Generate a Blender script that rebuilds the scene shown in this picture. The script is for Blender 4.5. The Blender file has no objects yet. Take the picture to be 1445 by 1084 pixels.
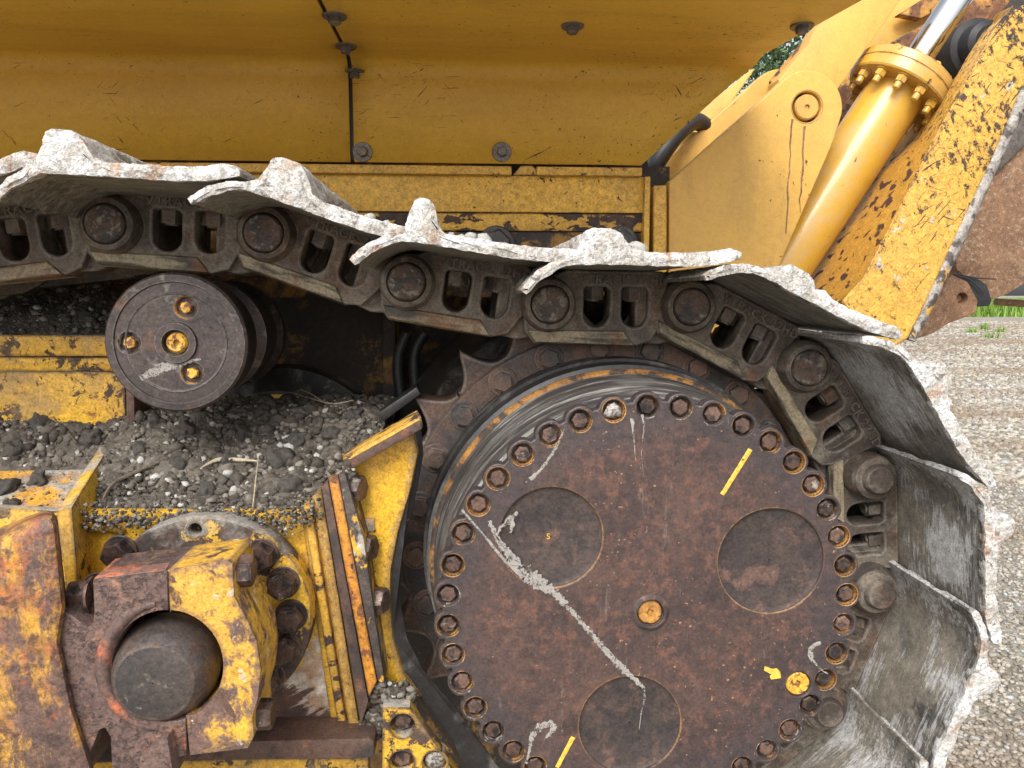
import bpy, bmesh, math, random
import numpy as np
from mathutils import Vector, Matrix, noise as mnoise, Euler

random.seed(7); rng = np.random.default_rng(7)
SC = bpy.context.scene; COL = SC.collection
R = math.radians

# ---------------------------------------------------------------- camera
F_PX, CX, CY = 1085.0, 722.5, 542.0
YAW, PITCH, CAM_Z = R(3.8), R(6.6), 1.65
cam = bpy.data.cameras.new('camera'); cam.sensor_width = 36; cam.lens = 36 * F_PX / 1445
cam.clip_start = 0.02; cam.clip_end = 2000
cam_ob = bpy.data.objects.new('camera', cam); COL.objects.link(cam_ob)
cam_ob.location = (0, 0, CAM_Z); cam_ob.rotation_euler = (R(90) - PITCH, 0, -YAW)
SC.camera = cam_ob

# ---------------------------------------------------------------- world, sun, exposure (bright overcast)
SUN_EL, SUN_AZ = R(43), R(200)          # azimuth clockwise from +Y
W = bpy.data.worlds.new('World'); SC.world = W; W.use_nodes = True
wn = W.node_tree; wn.nodes.clear()
wo = wn.nodes.new('ShaderNodeOutputWorld'); wb = wn.nodes.new('ShaderNodeBackground')
ws = wn.nodes.new('ShaderNodeTexSky'); ws.sky_type = 'NISHITA'; ws.sun_disc = False
ws.sun_elevation = SUN_EL; ws.sun_rotation = SUN_AZ; ws.dust_density = 4.0; ws.air_density = 1.0
wh = wn.nodes.new('ShaderNodeHueSaturation'); wh.inputs['Saturation'].default_value = 0.25
wn.links.new(ws.outputs[0], wh.inputs['Color']); wn.links.new(wh.outputs[0], wb.inputs[0])
wb.inputs[1].default_value = 0.14; wn.links.new(wb.outputs[0], wo.inputs[0])
sl = bpy.data.lights.new('sun', 'SUN'); sl.energy = 1.5; sl.angle = R(30); sl.color = (1, 0.965, 0.91)
so = bpy.data.objects.new('sun', sl); COL.objects.link(so)
sd = Vector((math.sin(SUN_AZ) * math.cos(SUN_EL), math.cos(SUN_AZ) * math.cos(SUN_EL), math.sin(SUN_EL)))
so.rotation_euler = (-sd).to_track_quat('-Z', 'Y').to_euler(); so.location = sd * 20
SC.view_settings.view_transform = 'Standard'; SC.view_settings.look = 'None'
SC.view_settings.gamma = 1; SC.view_settings.use_curve_mapping = False
SC.view_settings.exposure = 0.78

# ---------------------------------------------------------------- measuring: photo pixel -> point on the plane y = Y
def ray(px, py):
    u = (px - CX) / F_PX; v = (CY - py) / F_PX
    y = math.cos(PITCH) + v * math.sin(PITCH); z = -math.sin(PITCH) + v * math.cos(PITCH)
    return (u * math.cos(YAW) + y * math.sin(YAW), -u * math.sin(YAW) + y * math.cos(YAW), z)
def P(px, py, Y):
    r = ray(px, py); k = Y / r[1]
    return Vector((r[0] * k, Y, r[2] * k + CAM_Z))
def PZ(px, py, Z):
    r = ray(px, py); k = (Z - CAM_Z) / r[2]
    return Vector((r[0] * k, r[1] * k, Z))

# ---------------------------------------------------------------- materials
class NT:
    def __init__(s, name):
        s.m = bpy.data.materials.new(name); s.m.use_nodes = True; s.t = s.m.node_tree
        s.b = s.t.nodes['Principled BSDF']; s._e = {}
        tc = s.t.nodes.new('ShaderNodeTexCoord'); oi = s.t.nodes.new('ShaderNodeObjectInfo')
        sc = s.n('ShaderNodeVectorMath', op='SCALE'); sc.inputs[0].default_value = (37, 53, 71)
        s.l(oi.outputs['Random'], sc.inputs['Scale'])
        ad = s.n('ShaderNodeVectorMath', op='ADD'); s.l(tc.outputs['Object'], ad.inputs[0]); s.l(sc.outputs[0], ad.inputs[1])
        s.raw = tc.outputs['Object']; s.co = ad.outputs[0]
    def n(s, t, op=None):
        x = s.t.nodes.new(t)
        if op: x.operation = op
        return x
    def l(s, a, b): s.t.links.new(a, b)
    def setv(s, sock, v):
        if hasattr(v, 'is_output'): s.l(v, sock)
        else: sock.default_value = v
    def math(s, op, a, b=0.0, c=0.0):
        x = s.n('ShaderNodeMath', op); s.setv(x.inputs[0], a); s.setv(x.inputs[1], b); s.setv(x.inputs[2], c); return x.outputs[0]
    def mapc(s, scale=(1, 1, 1), rot=(0, 0, 0), loc=(0, 0, 0), src=None):
        if any(rot):                                    # turn first, stretch afterwards, so that the streaks follow the turn
            src = s.mapc((1, 1, 1.0001), (0, 0, 0), loc, src=s._turn(rot, src)); rot = (0, 0, 0)
        x = s.n('ShaderNodeMapping'); s.l(src or s.co, x.inputs[0])
        x.inputs['Scale'].default_value = scale; x.inputs['Rotation'].default_value = rot; x.inputs['Location'].default_value = loc
        return x.outputs[0]
    def _turn(s, rot, src):
        x = s.n('ShaderNodeMapping'); s.l(src or s.co, x.inputs[0]); x.inputs['Rotation'].default_value = rot; return x.outputs[0]
    def noise(s, scale, detail=6, rough=0.6, dist=0.0, co=None):
        x = s.n('ShaderNodeTexNoise'); s.l(co or s.co, x.inputs['Vector'])
        x.inputs['Scale'].default_value = scale; x.inputs['Detail'].default_value = detail
        x.inputs['Roughness'].default_value = rough; x.inputs['Distortion'].default_value = dist
        return x.outputs['Fac']
    def step(s, v, th, soft):
        x = s.n('ShaderNodeMapRange'); x.interpolation_type = 'SMOOTHSTEP'; s.setv(x.inputs['Value'], v)
        x.inputs['From Min'].default_value = th - soft; x.inputs['From Max'].default_value = th + soft; return x.outputs[0]
    def mix(s, f, a, b):
        x = s.n('ShaderNodeMix'); x.data_type = 'RGBA'; s.setv(x.inputs[0], f)
        for k, v in ((6, a), (7, b)): s.setv(x.inputs[k], v if hasattr(v, 'is_output') else (*v, 1.0))
        return x.outputs[2]
    def edge(s, r):
        if r not in s._e:
            bv = s.n('ShaderNodeBevel'); bv.samples = 4; bv.inputs[0].default_value = r
            g = s.n('ShaderNodeNewGeometry'); d = s.n('ShaderNodeVectorMath', 'DOT_PRODUCT')
            s.l(bv.outputs[0], d.inputs[0]); s.l(g.outputs['Normal'], d.inputs[1])
            s._e[r] = s.math('MULTIPLY', s.math('SUBTRACT', 1.0, d.outputs['Value']), 4.0)
        return s._e[r]
    def up(s):
        g = s.n('ShaderNodeNewGeometry'); x = s.n('ShaderNodeSeparateXYZ'); s.l(g.outputs['Normal'], x.inputs[0])
        return s.math('MAXIMUM', x.outputs[2], 0.0)
    def grain(s, col, amt, vary=0.0):
        g = s.math('ADD', s.math('MULTIPLY', s.noise(240, 4, 0.75), 0.6), s.math('MULTIPLY', s.noise(75, 4, 0.7), 0.4))
        x = s.n('ShaderNodeMapRange'); s.l(g, x.inputs['Value']); x.inputs['From Min'].default_value = 0.36; x.inputs['From Max'].default_value = 0.64
        x.inputs['To Min'].default_value = 1 - amt; x.inputs['To Max'].default_value = 1 + amt
        oi = s.n('ShaderNodeObjectInfo'); y = s.math('MULTIPLY', x.outputs[0], s.math('ADD', 1 - vary, s.math('MULTIPLY', oi.outputs['Random'], 2 * vary)))
        v = s.n('ShaderNodeVectorMath', 'SCALE'); s.l(col, v.inputs[0]); s.l(y, v.inputs['Scale']); return v.outputs[0]
    def axis(s, k, src=None):
        x = s.n('ShaderNodeSeparateXYZ'); s.l(src or s.raw, x.inputs[0]); return x.outputs[k]

def make_mat(name, c1, c2, scale=4, layers=(), rough=0.6, metal=0.0, bump=((60, 0.15),), coat=0.0, spec=None, stretch=(1, 1, 1), grain=0.5, vary=0.0):
    """base = c1..c2 by noise, then worn layers on top; each layer covers where its noise passes a threshold"""
    t = NT(name)
    f = t.step(t.noise(scale, 7, 0.65, 0.3, t.mapc(stretch)), 0.5, 0.22)
    col = t.mix(f, c1, c2); rg = rough; relief = None
    for L in layers:
        co = t.mapc(L.get('stretch', (1, 1, 1)), L.get('rot', (0, 0, 0)))
        v = t.noise(L.get('scale', 20), L.get('detail', 7), L.get('nr', 0.62), L.get('dist', 0.4), co)
        if L.get('big'):
            v = t.math('ADD', v, t.math('MULTIPLY', t.math('SUBTRACT', t.noise(L.get('bigscale', 3), 3, 0.5), 0.5), L['big']))
        if L.get('edge'):
            v = t.math('ADD', v, t.math('MULTIPLY', t.edge(L.get('er', 0.006)), L['edge']))
        if L.get('up'):
            v = t.math('ADD', v, t.math('MULTIPLY', t.up(), L['up']))
        for (k, a, b, amt) in L.get('grad', ()):              # wear that has its own place on the piece
            g = t.n('ShaderNodeMapRange'); t.l(t.axis(k), g.inputs['Value']); g.inputs['From Min'].default_value = a; g.inputs['From Max'].default_value = b
            v = t.math('ADD', v, t.math('MULTIPLY', g.outputs[0], amt))
        m = t.math('MULTIPLY', t.step(v, L.get('th', 0.6), L.get('soft', 0.015)), L.get('amt', 1.0))
        c = L['col']
        if 'col2' in L: c = t.mix(t.step(t.noise(L.get('scale2', 30), 5), 0.5, 0.15), L['col'], L['col2'])
        col = t.mix(m, col, c)
        if 'rough' in L:
            a = t.math('MULTIPLY', t.math('SUBTRACT', 1.0, m), rg); rg = t.math('ADD', a, t.math('MULTIPLY', m, L['rough']))
        if L.get('relief'):
            q = t.math('MULTIPLY', m, L['relief']); relief = q if relief is None else t.math('ADD', relief, q)
    if grain: col = t.grain(col, grain, vary)
    t.l(col, t.b.inputs['Base Color']); t.setv(t.b.inputs['Roughness'], rg); t.b.inputs['Metallic'].default_value = metal
    if coat: t.b.inputs['Coat Weight'].default_value = coat; t.b.inputs['Coat Roughness'].default_value = 0.12
    if spec is not None: t.b.inputs['Specular IOR Level'].default_value = spec
    h = relief
    for (sc_, st) in bump:
        q = t.math('MULTIPLY', t.noise(sc_, 5, 0.6), st); h = q if h is None else t.math('ADD', h, q)
    if h is not None:
        bp = t.n('ShaderNodeBump'); bp.inputs['Strength'].default_value = 0.6; bp.inputs['Distance'].default_value = 0.004
        t.l(h, bp.inputs['Height']); t.l(bp.outputs[0], t.b.inputs['Normal'])
    return t.m

YEL, YEL2 = (0.67, 0.392, 0.047), (0.61, 0.343, 0.038)
DK, DK2 = (0.035, 0.026, 0.024), (0.075, 0.045, 0.035)
SCR = lambda th, rot, st=(5, 110, 110), **k: dict(col=DK, col2=DK2, scale=1.6, stretch=st, rot=rot, th=th, soft=0.01, dist=0.1, detail=4, rough=0.8, relief=-0.4, big=0.25, bigscale=4, **k)
CHIP = lambda th, scale=22, **k: dict(dict(col=DK, col2=DK2, scale=scale, th=th, soft=0.008, rough=0.75, relief=-0.6), **k)
GRIME = lambda th, amt, col=(0.16, 0.10, 0.05), **k: dict(dict(col=col, scale=5, th=th, soft=0.25, amt=amt, rough=0.7), **k)
M = {}
M['fender'] = make_mat('fender_paint', YEL, YEL2, 2.5, [
    GRIME(0.62, 0.30, (0.26, 0.14, 0.035), stretch=(0.5, 3, 3)), CHIP(0.71, 80, detail=3, big=0.2),
    SCR(0.715, (0, 0.45, 0)), SCR(0.715, (0, 0.05, 0), (7, 210, 210)), SCR(0.73, (0, 0.8, 0), (9, 170, 170)), SCR(0.725, (0, -0.9, 0), (8, 130, 130)), CHIP(0.705, 190, detail=3, big=0.15)], rough=0.42, bump=((7, 0.5), (90, 0.08)), grain=0.12)
M['hull'] = make_mat('hull_paint', YEL, YEL2, 4, [
    GRIME(0.55, 0.45, (0.30, 0.20, 0.10)), CHIP(0.66, 55, big=0.35, bigscale=6, edge=0.35, er=0.004)], rough=0.5)
M['scraped'] = make_mat('scraped_paint', YEL, YEL2, 4, [
    GRIME(0.5, 0.5, (0.25, 0.14, 0.06)), CHIP(0.53, 30, stretch=(0.5, 1, 1), big=0.5, bigscale=5, edge=0.4)], rough=0.55)
M['guard_paint'] = make_mat('guard_worn_paint', (0.70, 0.405, 0.026), (0.63, 0.34, 0.022), 5, [
    dict(col=(0.35, 0.13, 0.03), scale=110, th=0.64, soft=0.03, detail=3, rough=0.8, big=0.35), dict(col=(0.50, 0.46, 0.40), scale=70, th=0.74, soft=0.04, edge=0.5, er=0.03, amt=0.8),
    CHIP(0.66, 45, nr=0.75, big=0.25, edge=0.75, er=0.022), SCR(0.70, (0, 0.6, 0))], rough=0.42)
M['orange_paint'] = make_mat('orange_rusted_paint', (0.55, 0.24, 0.02), (0.45, 0.17, 0.02), 12, [
    dict(col=(0.16, 0.06, 0.025), scale=60, th=0.56, soft=0.05, rough=0.8, big=0.3), CHIP(0.64, 40, edge=0.5, er=0.008)], rough=0.55)
M['flange_paint'] = make_mat('flaking_flange_paint', (0.62, 0.36, 0.03), (0.55, 0.29, 0.03), 5, [
    dict(col=(0.30, 0.24, 0.17), scale=14, th=0.56, soft=0.09, amt=0.6), CHIP(0.50, 24, nr=0.75, big=0.55, bigscale=6, edge=0.4, er=0.008, grad=((2, 0.0, 0.12, 0.05),)),
    dict(col=(0.27, 0.25, 0.22), scale=22, th=0.66, soft=0.1, amt=0.8, up=0.2, grad=((2, 0.09, 0.15, 0.09),), rough=0.95)], rough=0.5)
M['frame_paint'] = make_mat('frame_paint', (0.70, 0.405, 0.024), (0.63, 0.34, 0.022), 5, [
    GRIME(0.58, 0.6, (0.22, 0.14, 0.07)), dict(col=(0.35, 0.12, 0.03), col2=(0.2, 0.08, 0.03), scale=90, th=0.66, soft=0.03, detail=3, rough=0.8, big=0.25),
    CHIP(0.575, 30, big=0.5, bigscale=6, edge=0.5, er=0.008, nr=0.72), dict(col=(0.30, 0.20, 0.09), scale=14, th=0.58, soft=0.1, amt=0.6),
    dict(col=(0.32, 0.30, 0.27), scale=12, th=0.9, soft=0.12, up=0.42, rough=0.95)], rough=0.45)
M['deck_paint'] = make_mat('deck_paint', (0.55, 0.30, 0.03), (0.45, 0.2, 0.06), 9, [
    dict(col=(0.28, 0.13, 0.09), col2=(0.36, 0.27, 0.2), scale=16, th=0.52, soft=0.05, rough=0.9), dict(col=(0.24, 0.22, 0.19), col2=(0.33, 0.31, 0.28), scale2=60, scale=9, th=0.49, soft=0.06, rough=0.95, relief=0.5)], rough=0.7)
M['bright_paint'] = make_mat('bright_paint', (0.66, 0.395, 0.085), (0.61, 0.35, 0.07), 3, [
    GRIME(0.6, 0.35, (0.38, 0.22, 0.08)), CHIP(0.71, 70, big=0.25, edge=0.2, er=0.004), dict(col=(0.40, 0.23, 0.07), scale=3, th=0.58, soft=0.03, stretch=(4, 1, 1.3), amt=0.25), SCR(0.72, (0, 0.8, 0))], rough=0.48, grain=0.12)
M['beam_paint'] = make_mat('beam_paint', (0.64, 0.375, 0.068), (0.59, 0.33, 0.055), 3, [
    GRIME(0.6, 0.3, (0.36, 0.2, 0.08)), CHIP(0.635, 55, dist=0.25, nr=0.78, detail=9, big=0.35, grad=((2, 0.0, 0.45, 0.10), (0, 0.0, 0.20, 0.05)), stretch=(1, 1, 0.7), rot=(0, 0.5, 0)),
    dict(col=(0.45, 0.43, 0.39), scale=30, th=0.66, soft=0.02, big=0.5, bigscale=5, rough=0.8),
    SCR(0.66, (0, 0.9, 0), (7, 110, 110)), SCR(0.67, (0, 0.5, 0), (7, 110, 110)), SCR(0.67, (0, -0.3, 0), (9, 110, 110)), CHIP(0.70, 30, edge=0.35, er=0.012)], rough=0.5)
M['worn_edge'] = make_mat('worn_edge_steel', (0.20, 0.18, 0.165), (0.42, 0.39, 0.35), 30, [dict(col=(0.07, 0.055, 0.05), scale=35, th=0.53, soft=0.05, big=0.3), dict(col=(0.58, 0.33, 0.05), scale=22, th=0.60, soft=0.02)], rough=0.6, metal=0.1, bump=((60, 1.5),))
M['dark_edge'] = make_mat('dark_worn_edge', (0.035, 0.028, 0.026), (0.085, 0.065, 0.055), 30, [dict(col=(0.40, 0.37, 0.33), scale=35, th=0.60, soft=0.05, big=0.3, stretch=(1, 1, .5)), dict(col=(0.58, 0.30, 0.03), scale=30, th=0.60, soft=0.02, stretch=(1, 1, .5))], rough=0.6, bump=((80, 1.2),))
M['speckled_paint'] = make_mat('speckled_paint', (0.50, 0.27, 0.04), (0.46, 0.24, 0.04), 3, [
    dict(col=(0.07, 0.03, 0.022), scale=42, detail=1, nr=0.4, th=0.62, soft=0.02, stretch=(1.2, 0.7, 0.9), rough=0.8), CHIP(0.68, 30, edge=0.3, er=0.01)], rough=0.55)
M['rusty_paint'] = make_mat('rusty_paint', (0.50, 0.27, 0.06), (0.42, 0.2, 0.05), 6, [
    dict(col=(0.2, 0.085, 0.04), col2=(0.10, 0.05, 0.03), scale=9, th=0.5, soft=0.06, rough=0.85), CHIP(0.6, 25, edge=0.4)], rough=0.7)
M['gloss_yellow'] = make_mat('gloss_yellow', (0.60, 0.345, 0.034), (0.55, 0.307, 0.03), 3, [
    GRIME(0.55, 0.35, (0.40, 0.25, 0.09), stretch=(2, 2, .6)), dict(col=(0.45, 0.33, 0.19), scale=30, th=0.56, soft=0.12, amt=0.35, rough=0.7, big=0.4), CHIP(0.70, 45, big=0.2, edge=0.25, er=0.003)], rough=0.30, coat=0.35, bump=((30, 0.02),), grain=0.06)
M['chrome'] = make_mat('chrome', (0.78, 0.79, 0.80), (0.74, 0.75, 0.76), 3, rough=0.10, metal=1.0, bump=(), grain=0)
M['chain'] = make_mat('greasy_chain_steel', (0.055, 0.046, 0.041), (0.115, 0.088, 0.068), 9, [
    dict(col=(0.19, 0.10, 0.06), col2=(0.11, 0.06, 0.04), scale=11, th=0.57, soft=0.07, amt=0.75, rough=0.85),
    dict(col=(0.235, 0.205, 0.165), scale=22, th=0.53, soft=0.09, amt=0.6, big=0.35, rough=0.9, relief=0.4),
    dict(col=(0.30, 0.28, 0.25), scale=60, th=0.8, soft=0.06, edge=0.7, er=0.003, amt=0.5, rough=0.5)], rough=0.55, metal=0.25, bump=((90, 0.35), (25, 0.4)))
M['rail'] = make_mat('worn_rail_steel', (0.22, 0.18, 0.115), (0.30, 0.25, 0.165), 14, [
    dict(col=(0.055, 0.045, 0.038), scale=22, th=0.55, soft=0.06, stretch=(0.25, 1, 1.6), rough=0.6),
    dict(col=(0.2, 0.10, 0.055), scale=10, th=0.58, soft=0.05, amt=0.7, rough=0.85)], rough=0.55, metal=0.2, bump=((120, 0.4),))
M['pin_face'] = make_mat('rusted_pin_face', (0.125, 0.080, 0.058), (0.085, 0.065, 0.053), 40, [
    dict(col=(0.050, 0.049, 0.051), scale=30, th=0.52, soft=0.06), dict(col=(0.20, 0.175, 0.145), scale=60, th=0.56, soft=0.03, rough=0.9)], rough=0.75, bump=((110, 0.8),))
M['rust'] = make_mat('dark_rust', (0.065, 0.040, 0.033), (0.12, 0.066, 0.047), 8, [
    dict(col=(0.22, 0.09, 0.05), scale=40, th=0.63, soft=0.05, amt=0.7, rough=0.85), dict(col=(0.03, 0.025, 0.024), scale=14, th=0.57, soft=0.08, amt=0.8)], rough=0.65, bump=((130, 0.4), (30, 0.3)))
M['segment_rust'] = make_mat('sprocket_rust', (0.10, 0.062, 0.046), (0.16, 0.095, 0.067), 8, [
    dict(col=(0.05, 0.045, 0.045), scale=6, th=0.52, soft=0.08), dict(col=(0.28, 0.21, 0.14), scale=50, th=0.68, soft=0.04, amt=0.6), dict(col=(0.3, 0.28, 0.25), scale=40, th=0.85, soft=0.08, edge=0.6, amt=0.5)], rough=0.62, metal=0.15, bump=((90, 0.4),))
M['hex'] = make_mat('rusty_bolt', (0.085, 0.052, 0.042), (0.15, 0.09, 0.066), 40, [
    dict(col=(0.03, 0.026, 0.026), scale=55, th=0.54, soft=0.06), dict(col=(0.36, 0.33, 0.29), scale=45, th=0.66, soft=0.03, amt=0.7), dict(col=(0.3, 0.26, 0.23), scale=60, th=0.85, soft=0.1, edge=0.6, er=0.002, amt=0.5)], rough=0.5, metal=0.35, bump=((200, 0.3),), vary=0.4)
M['black'] = make_mat('black_grease', (0.018, 0.017, 0.018), (0.032, 0.029, 0.028), 8, [
    dict(col=(0.17, 0.165, 0.155), scale=14, th=0.57, soft=0.07, amt=0.6, stretch=(1, 1, 0.5), rough=0.8, big=0.4), dict(col=(0.3, 0.29, 0.27), scale=35, th=0.68, soft=0.04, amt=0.6, rough=0.85)], rough=0.42, bump=((40, 0.5),))
M['shaded_hull'] = make_mat('shaded_grimy_hull', (0.022, 0.019, 0.018), (0.045, 0.034, 0.027), 6, [  # grime and scuffs; the near-black base has the shade behind the track painted in
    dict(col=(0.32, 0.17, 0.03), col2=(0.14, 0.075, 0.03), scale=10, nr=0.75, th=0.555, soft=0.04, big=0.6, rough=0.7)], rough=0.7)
M['rubber'] = make_mat('black_rubber', (0.018, 0.018, 0.02), (0.03, 0.03, 0.034), 12, rough=0.5)
M['rust_yellow'] = make_mat('yellow_rust_ring', (0.40, 0.20, 0.035), (0.24, 0.11, 0.035), 50, [
    dict(col=(0.055, 0.037, 0.031), scale=60, th=0.49, soft=0.05, rough=0.8, big=0.9, bigscale=9), dict(col=(0.5, 0.47, 0.42), scale=80, th=0.66, soft=0.04, amt=0.6, big=0.6, bigscale=9)], rough=0.6, vary=0.4)
M['ring_rust'] = make_mat('rusty_seal_ring', (0.36, 0.17, 0.03), (0.22, 0.09, 0.03), 30, [dict(col=(0.05, 0.036, 0.03), scale=30, th=0.48, soft=0.06, big=0.5, rough=0.8)], rough=0.65)
M['mark_yellow'] = make_mat('paint_marker_yellow', (0.72, 0.44, 0.06), (0.66, 0.38, 0.05), 60, [dict(col=(0.12, 0.07, 0.05), scale=160, th=0.66, soft=0.03)], rough=0.6)
M['plug_yellow'] = make_mat('painted_plug', (0.66, 0.38, 0.04), (0.55, 0.28, 0.04), 60, [dict(col=(0.16, 0.07, 0.04), scale=110, th=0.55, soft=0.04, rough=0.8)], rough=0.5)
M['washer'] = make_mat('grey_washer', (0.11, 0.10, 0.095), (0.17, 0.15, 0.135), 60, [dict(col=(0.22, 0.13, 0.06), scale=50, th=0.62, soft=0.05)], rough=0.5, metal=0.4)
M['mud'] = make_mat('dried_lime_mud', (0.54, 0.52, 0.49), (0.42, 0.39, 0.355), 40, [
    dict(col=(0.40, 0.25, 0.16), scale=16, th=0.58, soft=0.05, amt=0.7), dict(col=(0.13, 0.11, 0.10), scale=75, th=0.60, soft=0.05, amt=0.8, relief=-1.0, big=0.2, bigscale=12), dict(col=(0.64, 0.655, 0.67), scale=30, th=0.54, soft=0.06, amt=0.7)], rough=0.95, bump=((180, 2.2), (60, 2.2)), spec=0.2)
M['mud_bare'] = make_mat('grouser_steel_under_mud', (0.52, 0.48, 0.43), (0.34, 0.29, 0.25), 22, [
    dict(col=(0.16, 0.13, 0.11), scale=26, th=0.56, soft=0.06, stretch=(1, 0.25, 1)), dict(col=(0.45, 0.25, 0.14), scale=15, th=0.62, soft=0.04), dict(col=(0.74, 0.72, 0.70), scale=18, th=0.52, soft=0.06, amt=0.85)], rough=0.9, bump=((120, 1.0), (40, 0.7)), spec=0.2)
M['streak'] = make_mat('dried_streak', (0.38, 0.36, 0.33), (0.26, 0.24, 0.22), 120, [dict(col=(0.09, 0.07, 0.06), scale=200, th=0.54, soft=0.05)], rough=0.85, bump=((200, 0.8),))
def mat_smear():
    t = NT('dried_run'); n_ = t.noise(330, 6, 0.7, 0.8)        # a broken film: the steel shows between the dried scraps
    t.l(t.mix(t.noise(90, 4), (0.17, 0.155, 0.14), (0.40, 0.38, 0.35)), t.b.inputs['Base Color']); t.b.inputs['Roughness'].default_value = 0.9
    t.l(t.step(t.math('ADD', t.math('MULTIPLY', n_, 0.6), t.math('MULTIPLY', t.noise(70, 3), 0.4)), 0.46, 0.05), t.b.inputs['Alpha']); return t.m
M['smear'] = mat_smear()
# shoe inner face: bare steel scoured across, chalked with lime
M['shoe'] = make_mat('scoured_shoe_steel', (0.15, 0.14, 0.125), (0.20, 0.187, 0.165), 9, [
    dict(col=(0.040, 0.039, 0.038), scale=9, stretch=(1.6, 12, 12), th=0.55, soft=0.08, detail=10, nr=0.8, amt=0.8, rough=0.45, big=0.9, bigscale=9),
    dict(col=(0.25, 0.22, 0.18), col2=(0.18, 0.16, 0.13), scale=13, th=0.57, soft=0.08, amt=0.95, rough=0.95, grad=((1, -0.20, 0.02, 0.22),), relief=0.3),
    dict(col=(0.52, 0.52, 0.52), scale=9, stretch=(2.2, 16, 16), th=0.575, soft=0.06, big=1.0, bigscale=8, amt=0.8, rough=0.9, detail=10, nr=0.8, grad=((1, 0.12, -0.20, 0.06),)),
    dict(col=(0.5, 0.47, 0.42), scale=90, th=0.67, soft=0.03, amt=0.6)], rough=0.6, metal=0.1, bump=((100, 0.4),))
M['shoe_top'] = make_mat('scoured_shoe_steel_grey', (0.23, 0.218, 0.18), (0.29, 0.275, 0.225), 5, [
    dict(col=(0.07, 0.066, 0.056), scale=9, stretch=(1.5, 10, 10), th=0.54, soft=0.07, amt=0.8, detail=9, nr=0.75, big=0.4)], rough=0.55, metal=0.2, bump=((100, 0.25),))
# final drive cover: red-brown rust in the middle, dark and rubbed smooth to the rim
def mat_cover():
    t = NT('cover_rust')
    x, z = t.axis(0), t.axis(2)
    r = t.math('SQRT', t.math('ADD', t.math('MULTIPLY', x, x), t.math('MULTIPLY', z, z)))
    f = t.step(t.noise(7, 8, 0.7, 0.4), 0.5, 0.2)
    col = t.mix(f, (0.044, 0.030, 0.029), (0.090, 0.054, 0.045))
    f2 = t.step(t.noise(55, 6, 0.75), 0.57, 0.09)
    col = t.mix(t.math('MULTIPLY', f2, 0.85), col, (0.155, 0.074, 0.052))
    f3 = t.step(t.noise(26, 6, 0.7), 0.60, 0.06)
    col = t.mix(t.math('MULTIPLY', f3, 0.7), col, (0.035, 0.025, 0.025))
    rimv = t.math('ADD', r, t.math('MULTIPLY', t.math('SUBTRACT', t.noise(6, 5, 0.6), 0.5), 0.12))
    rim = t.math('MULTIPLY', t.step(rimv, 0.245, 0.04), 0.8)
    col = t.mix(rim, col, (0.05, 0.043, 0.046))
    fl = t.step(t.math('ADD', t.noise(170, 3, 0.5), t.math('MULTIPLY', t.math('SUBTRACT', t.noise(5, 3), 0.5), 0.25)), 0.72, 0.02)
    col = t.mix(t.math('MULTIPLY', fl, 0.7), col, (0.42, 0.25, 0.13))
    e = t.step(t.math('ADD', t.math('MULTIPLY', t.edge(0.0035), 1.0), t.math('MULTIPLY', t.noise(140, 4, 0.7), 0.9)), 0.74, 0.06)
    e = t.math('MULTIPLY', e, t.math('SUBTRACT', 1.0, t.step(r, 0.235, 0.015)))
    col = t.mix(t.math('MULTIPLY', e, 0.85), col, (0.52, 0.30, 0.12))
    dust = t.step(t.noise(60, 6, 0.75, 0, t.mapc((1, 1, 0.12))), 0.66, 0.06)
    col = t.mix(t.math('MULTIPLY', dust, 0.25), col, (0.40, 0.37, 0.34))
    col = t.grain(col, 0.45)
    t.l(col, t.b.inputs['Base Color'])
    t.l(t.math('SUBTRACT', 0.66, t.math('MULTIPLY', rim, 0.22)), t.b.inputs['Roughness']); t.b.inputs['Metallic'].default_value = 0.15
    bp = t.n('ShaderNodeBump'); bp.inputs['Strength'].default_value = 0.35; bp.inputs['Distance'].default_value = 0.002
    t.l(t.math('ADD', t.noise(150, 5), t.math('MULTIPLY', t.noise(40, 4), 0.6)), bp.inputs['Height']); t.l(bp.outputs[0], t.b.inputs['Normal'])
    return t.m
M['cover'] = mat_cover()
M['roller'] = make_mat('worn_roller_steel', (0.050, 0.041, 0.040), (0.085, 0.064, 0.058), 10, [dict(col=(0.28, 0.26, 0.24), scale=30, th=0.62, soft=0.06, amt=0.55, big=0.3), dict(col=(0.16, 0.085, 0.055), scale=14, th=0.62, soft=0.05, amt=0.6), dict(col=(0.3, 0.28, 0.26), scale=60, th=0.85, soft=0.08, edge=0.7, er=0.003, amt=0.6)], rough=0.42, metal=0.4, bump=((110, 0.3),))
M['cover_dark'] = make_mat('cover_recess_rust', (0.040, 0.031, 0.030), (0.072, 0.049, 0.042), 14, [
    dict(col=(0.17, 0.095, 0.07), scale=30, th=0.60, soft=0.06, amt=0.6), dict(col=(0.03, 0.026, 0.027), scale=25, th=0.56, soft=0.07, amt=0.7)], rough=0.62, metal=0.15, bump=((150, 0.4),))
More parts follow.
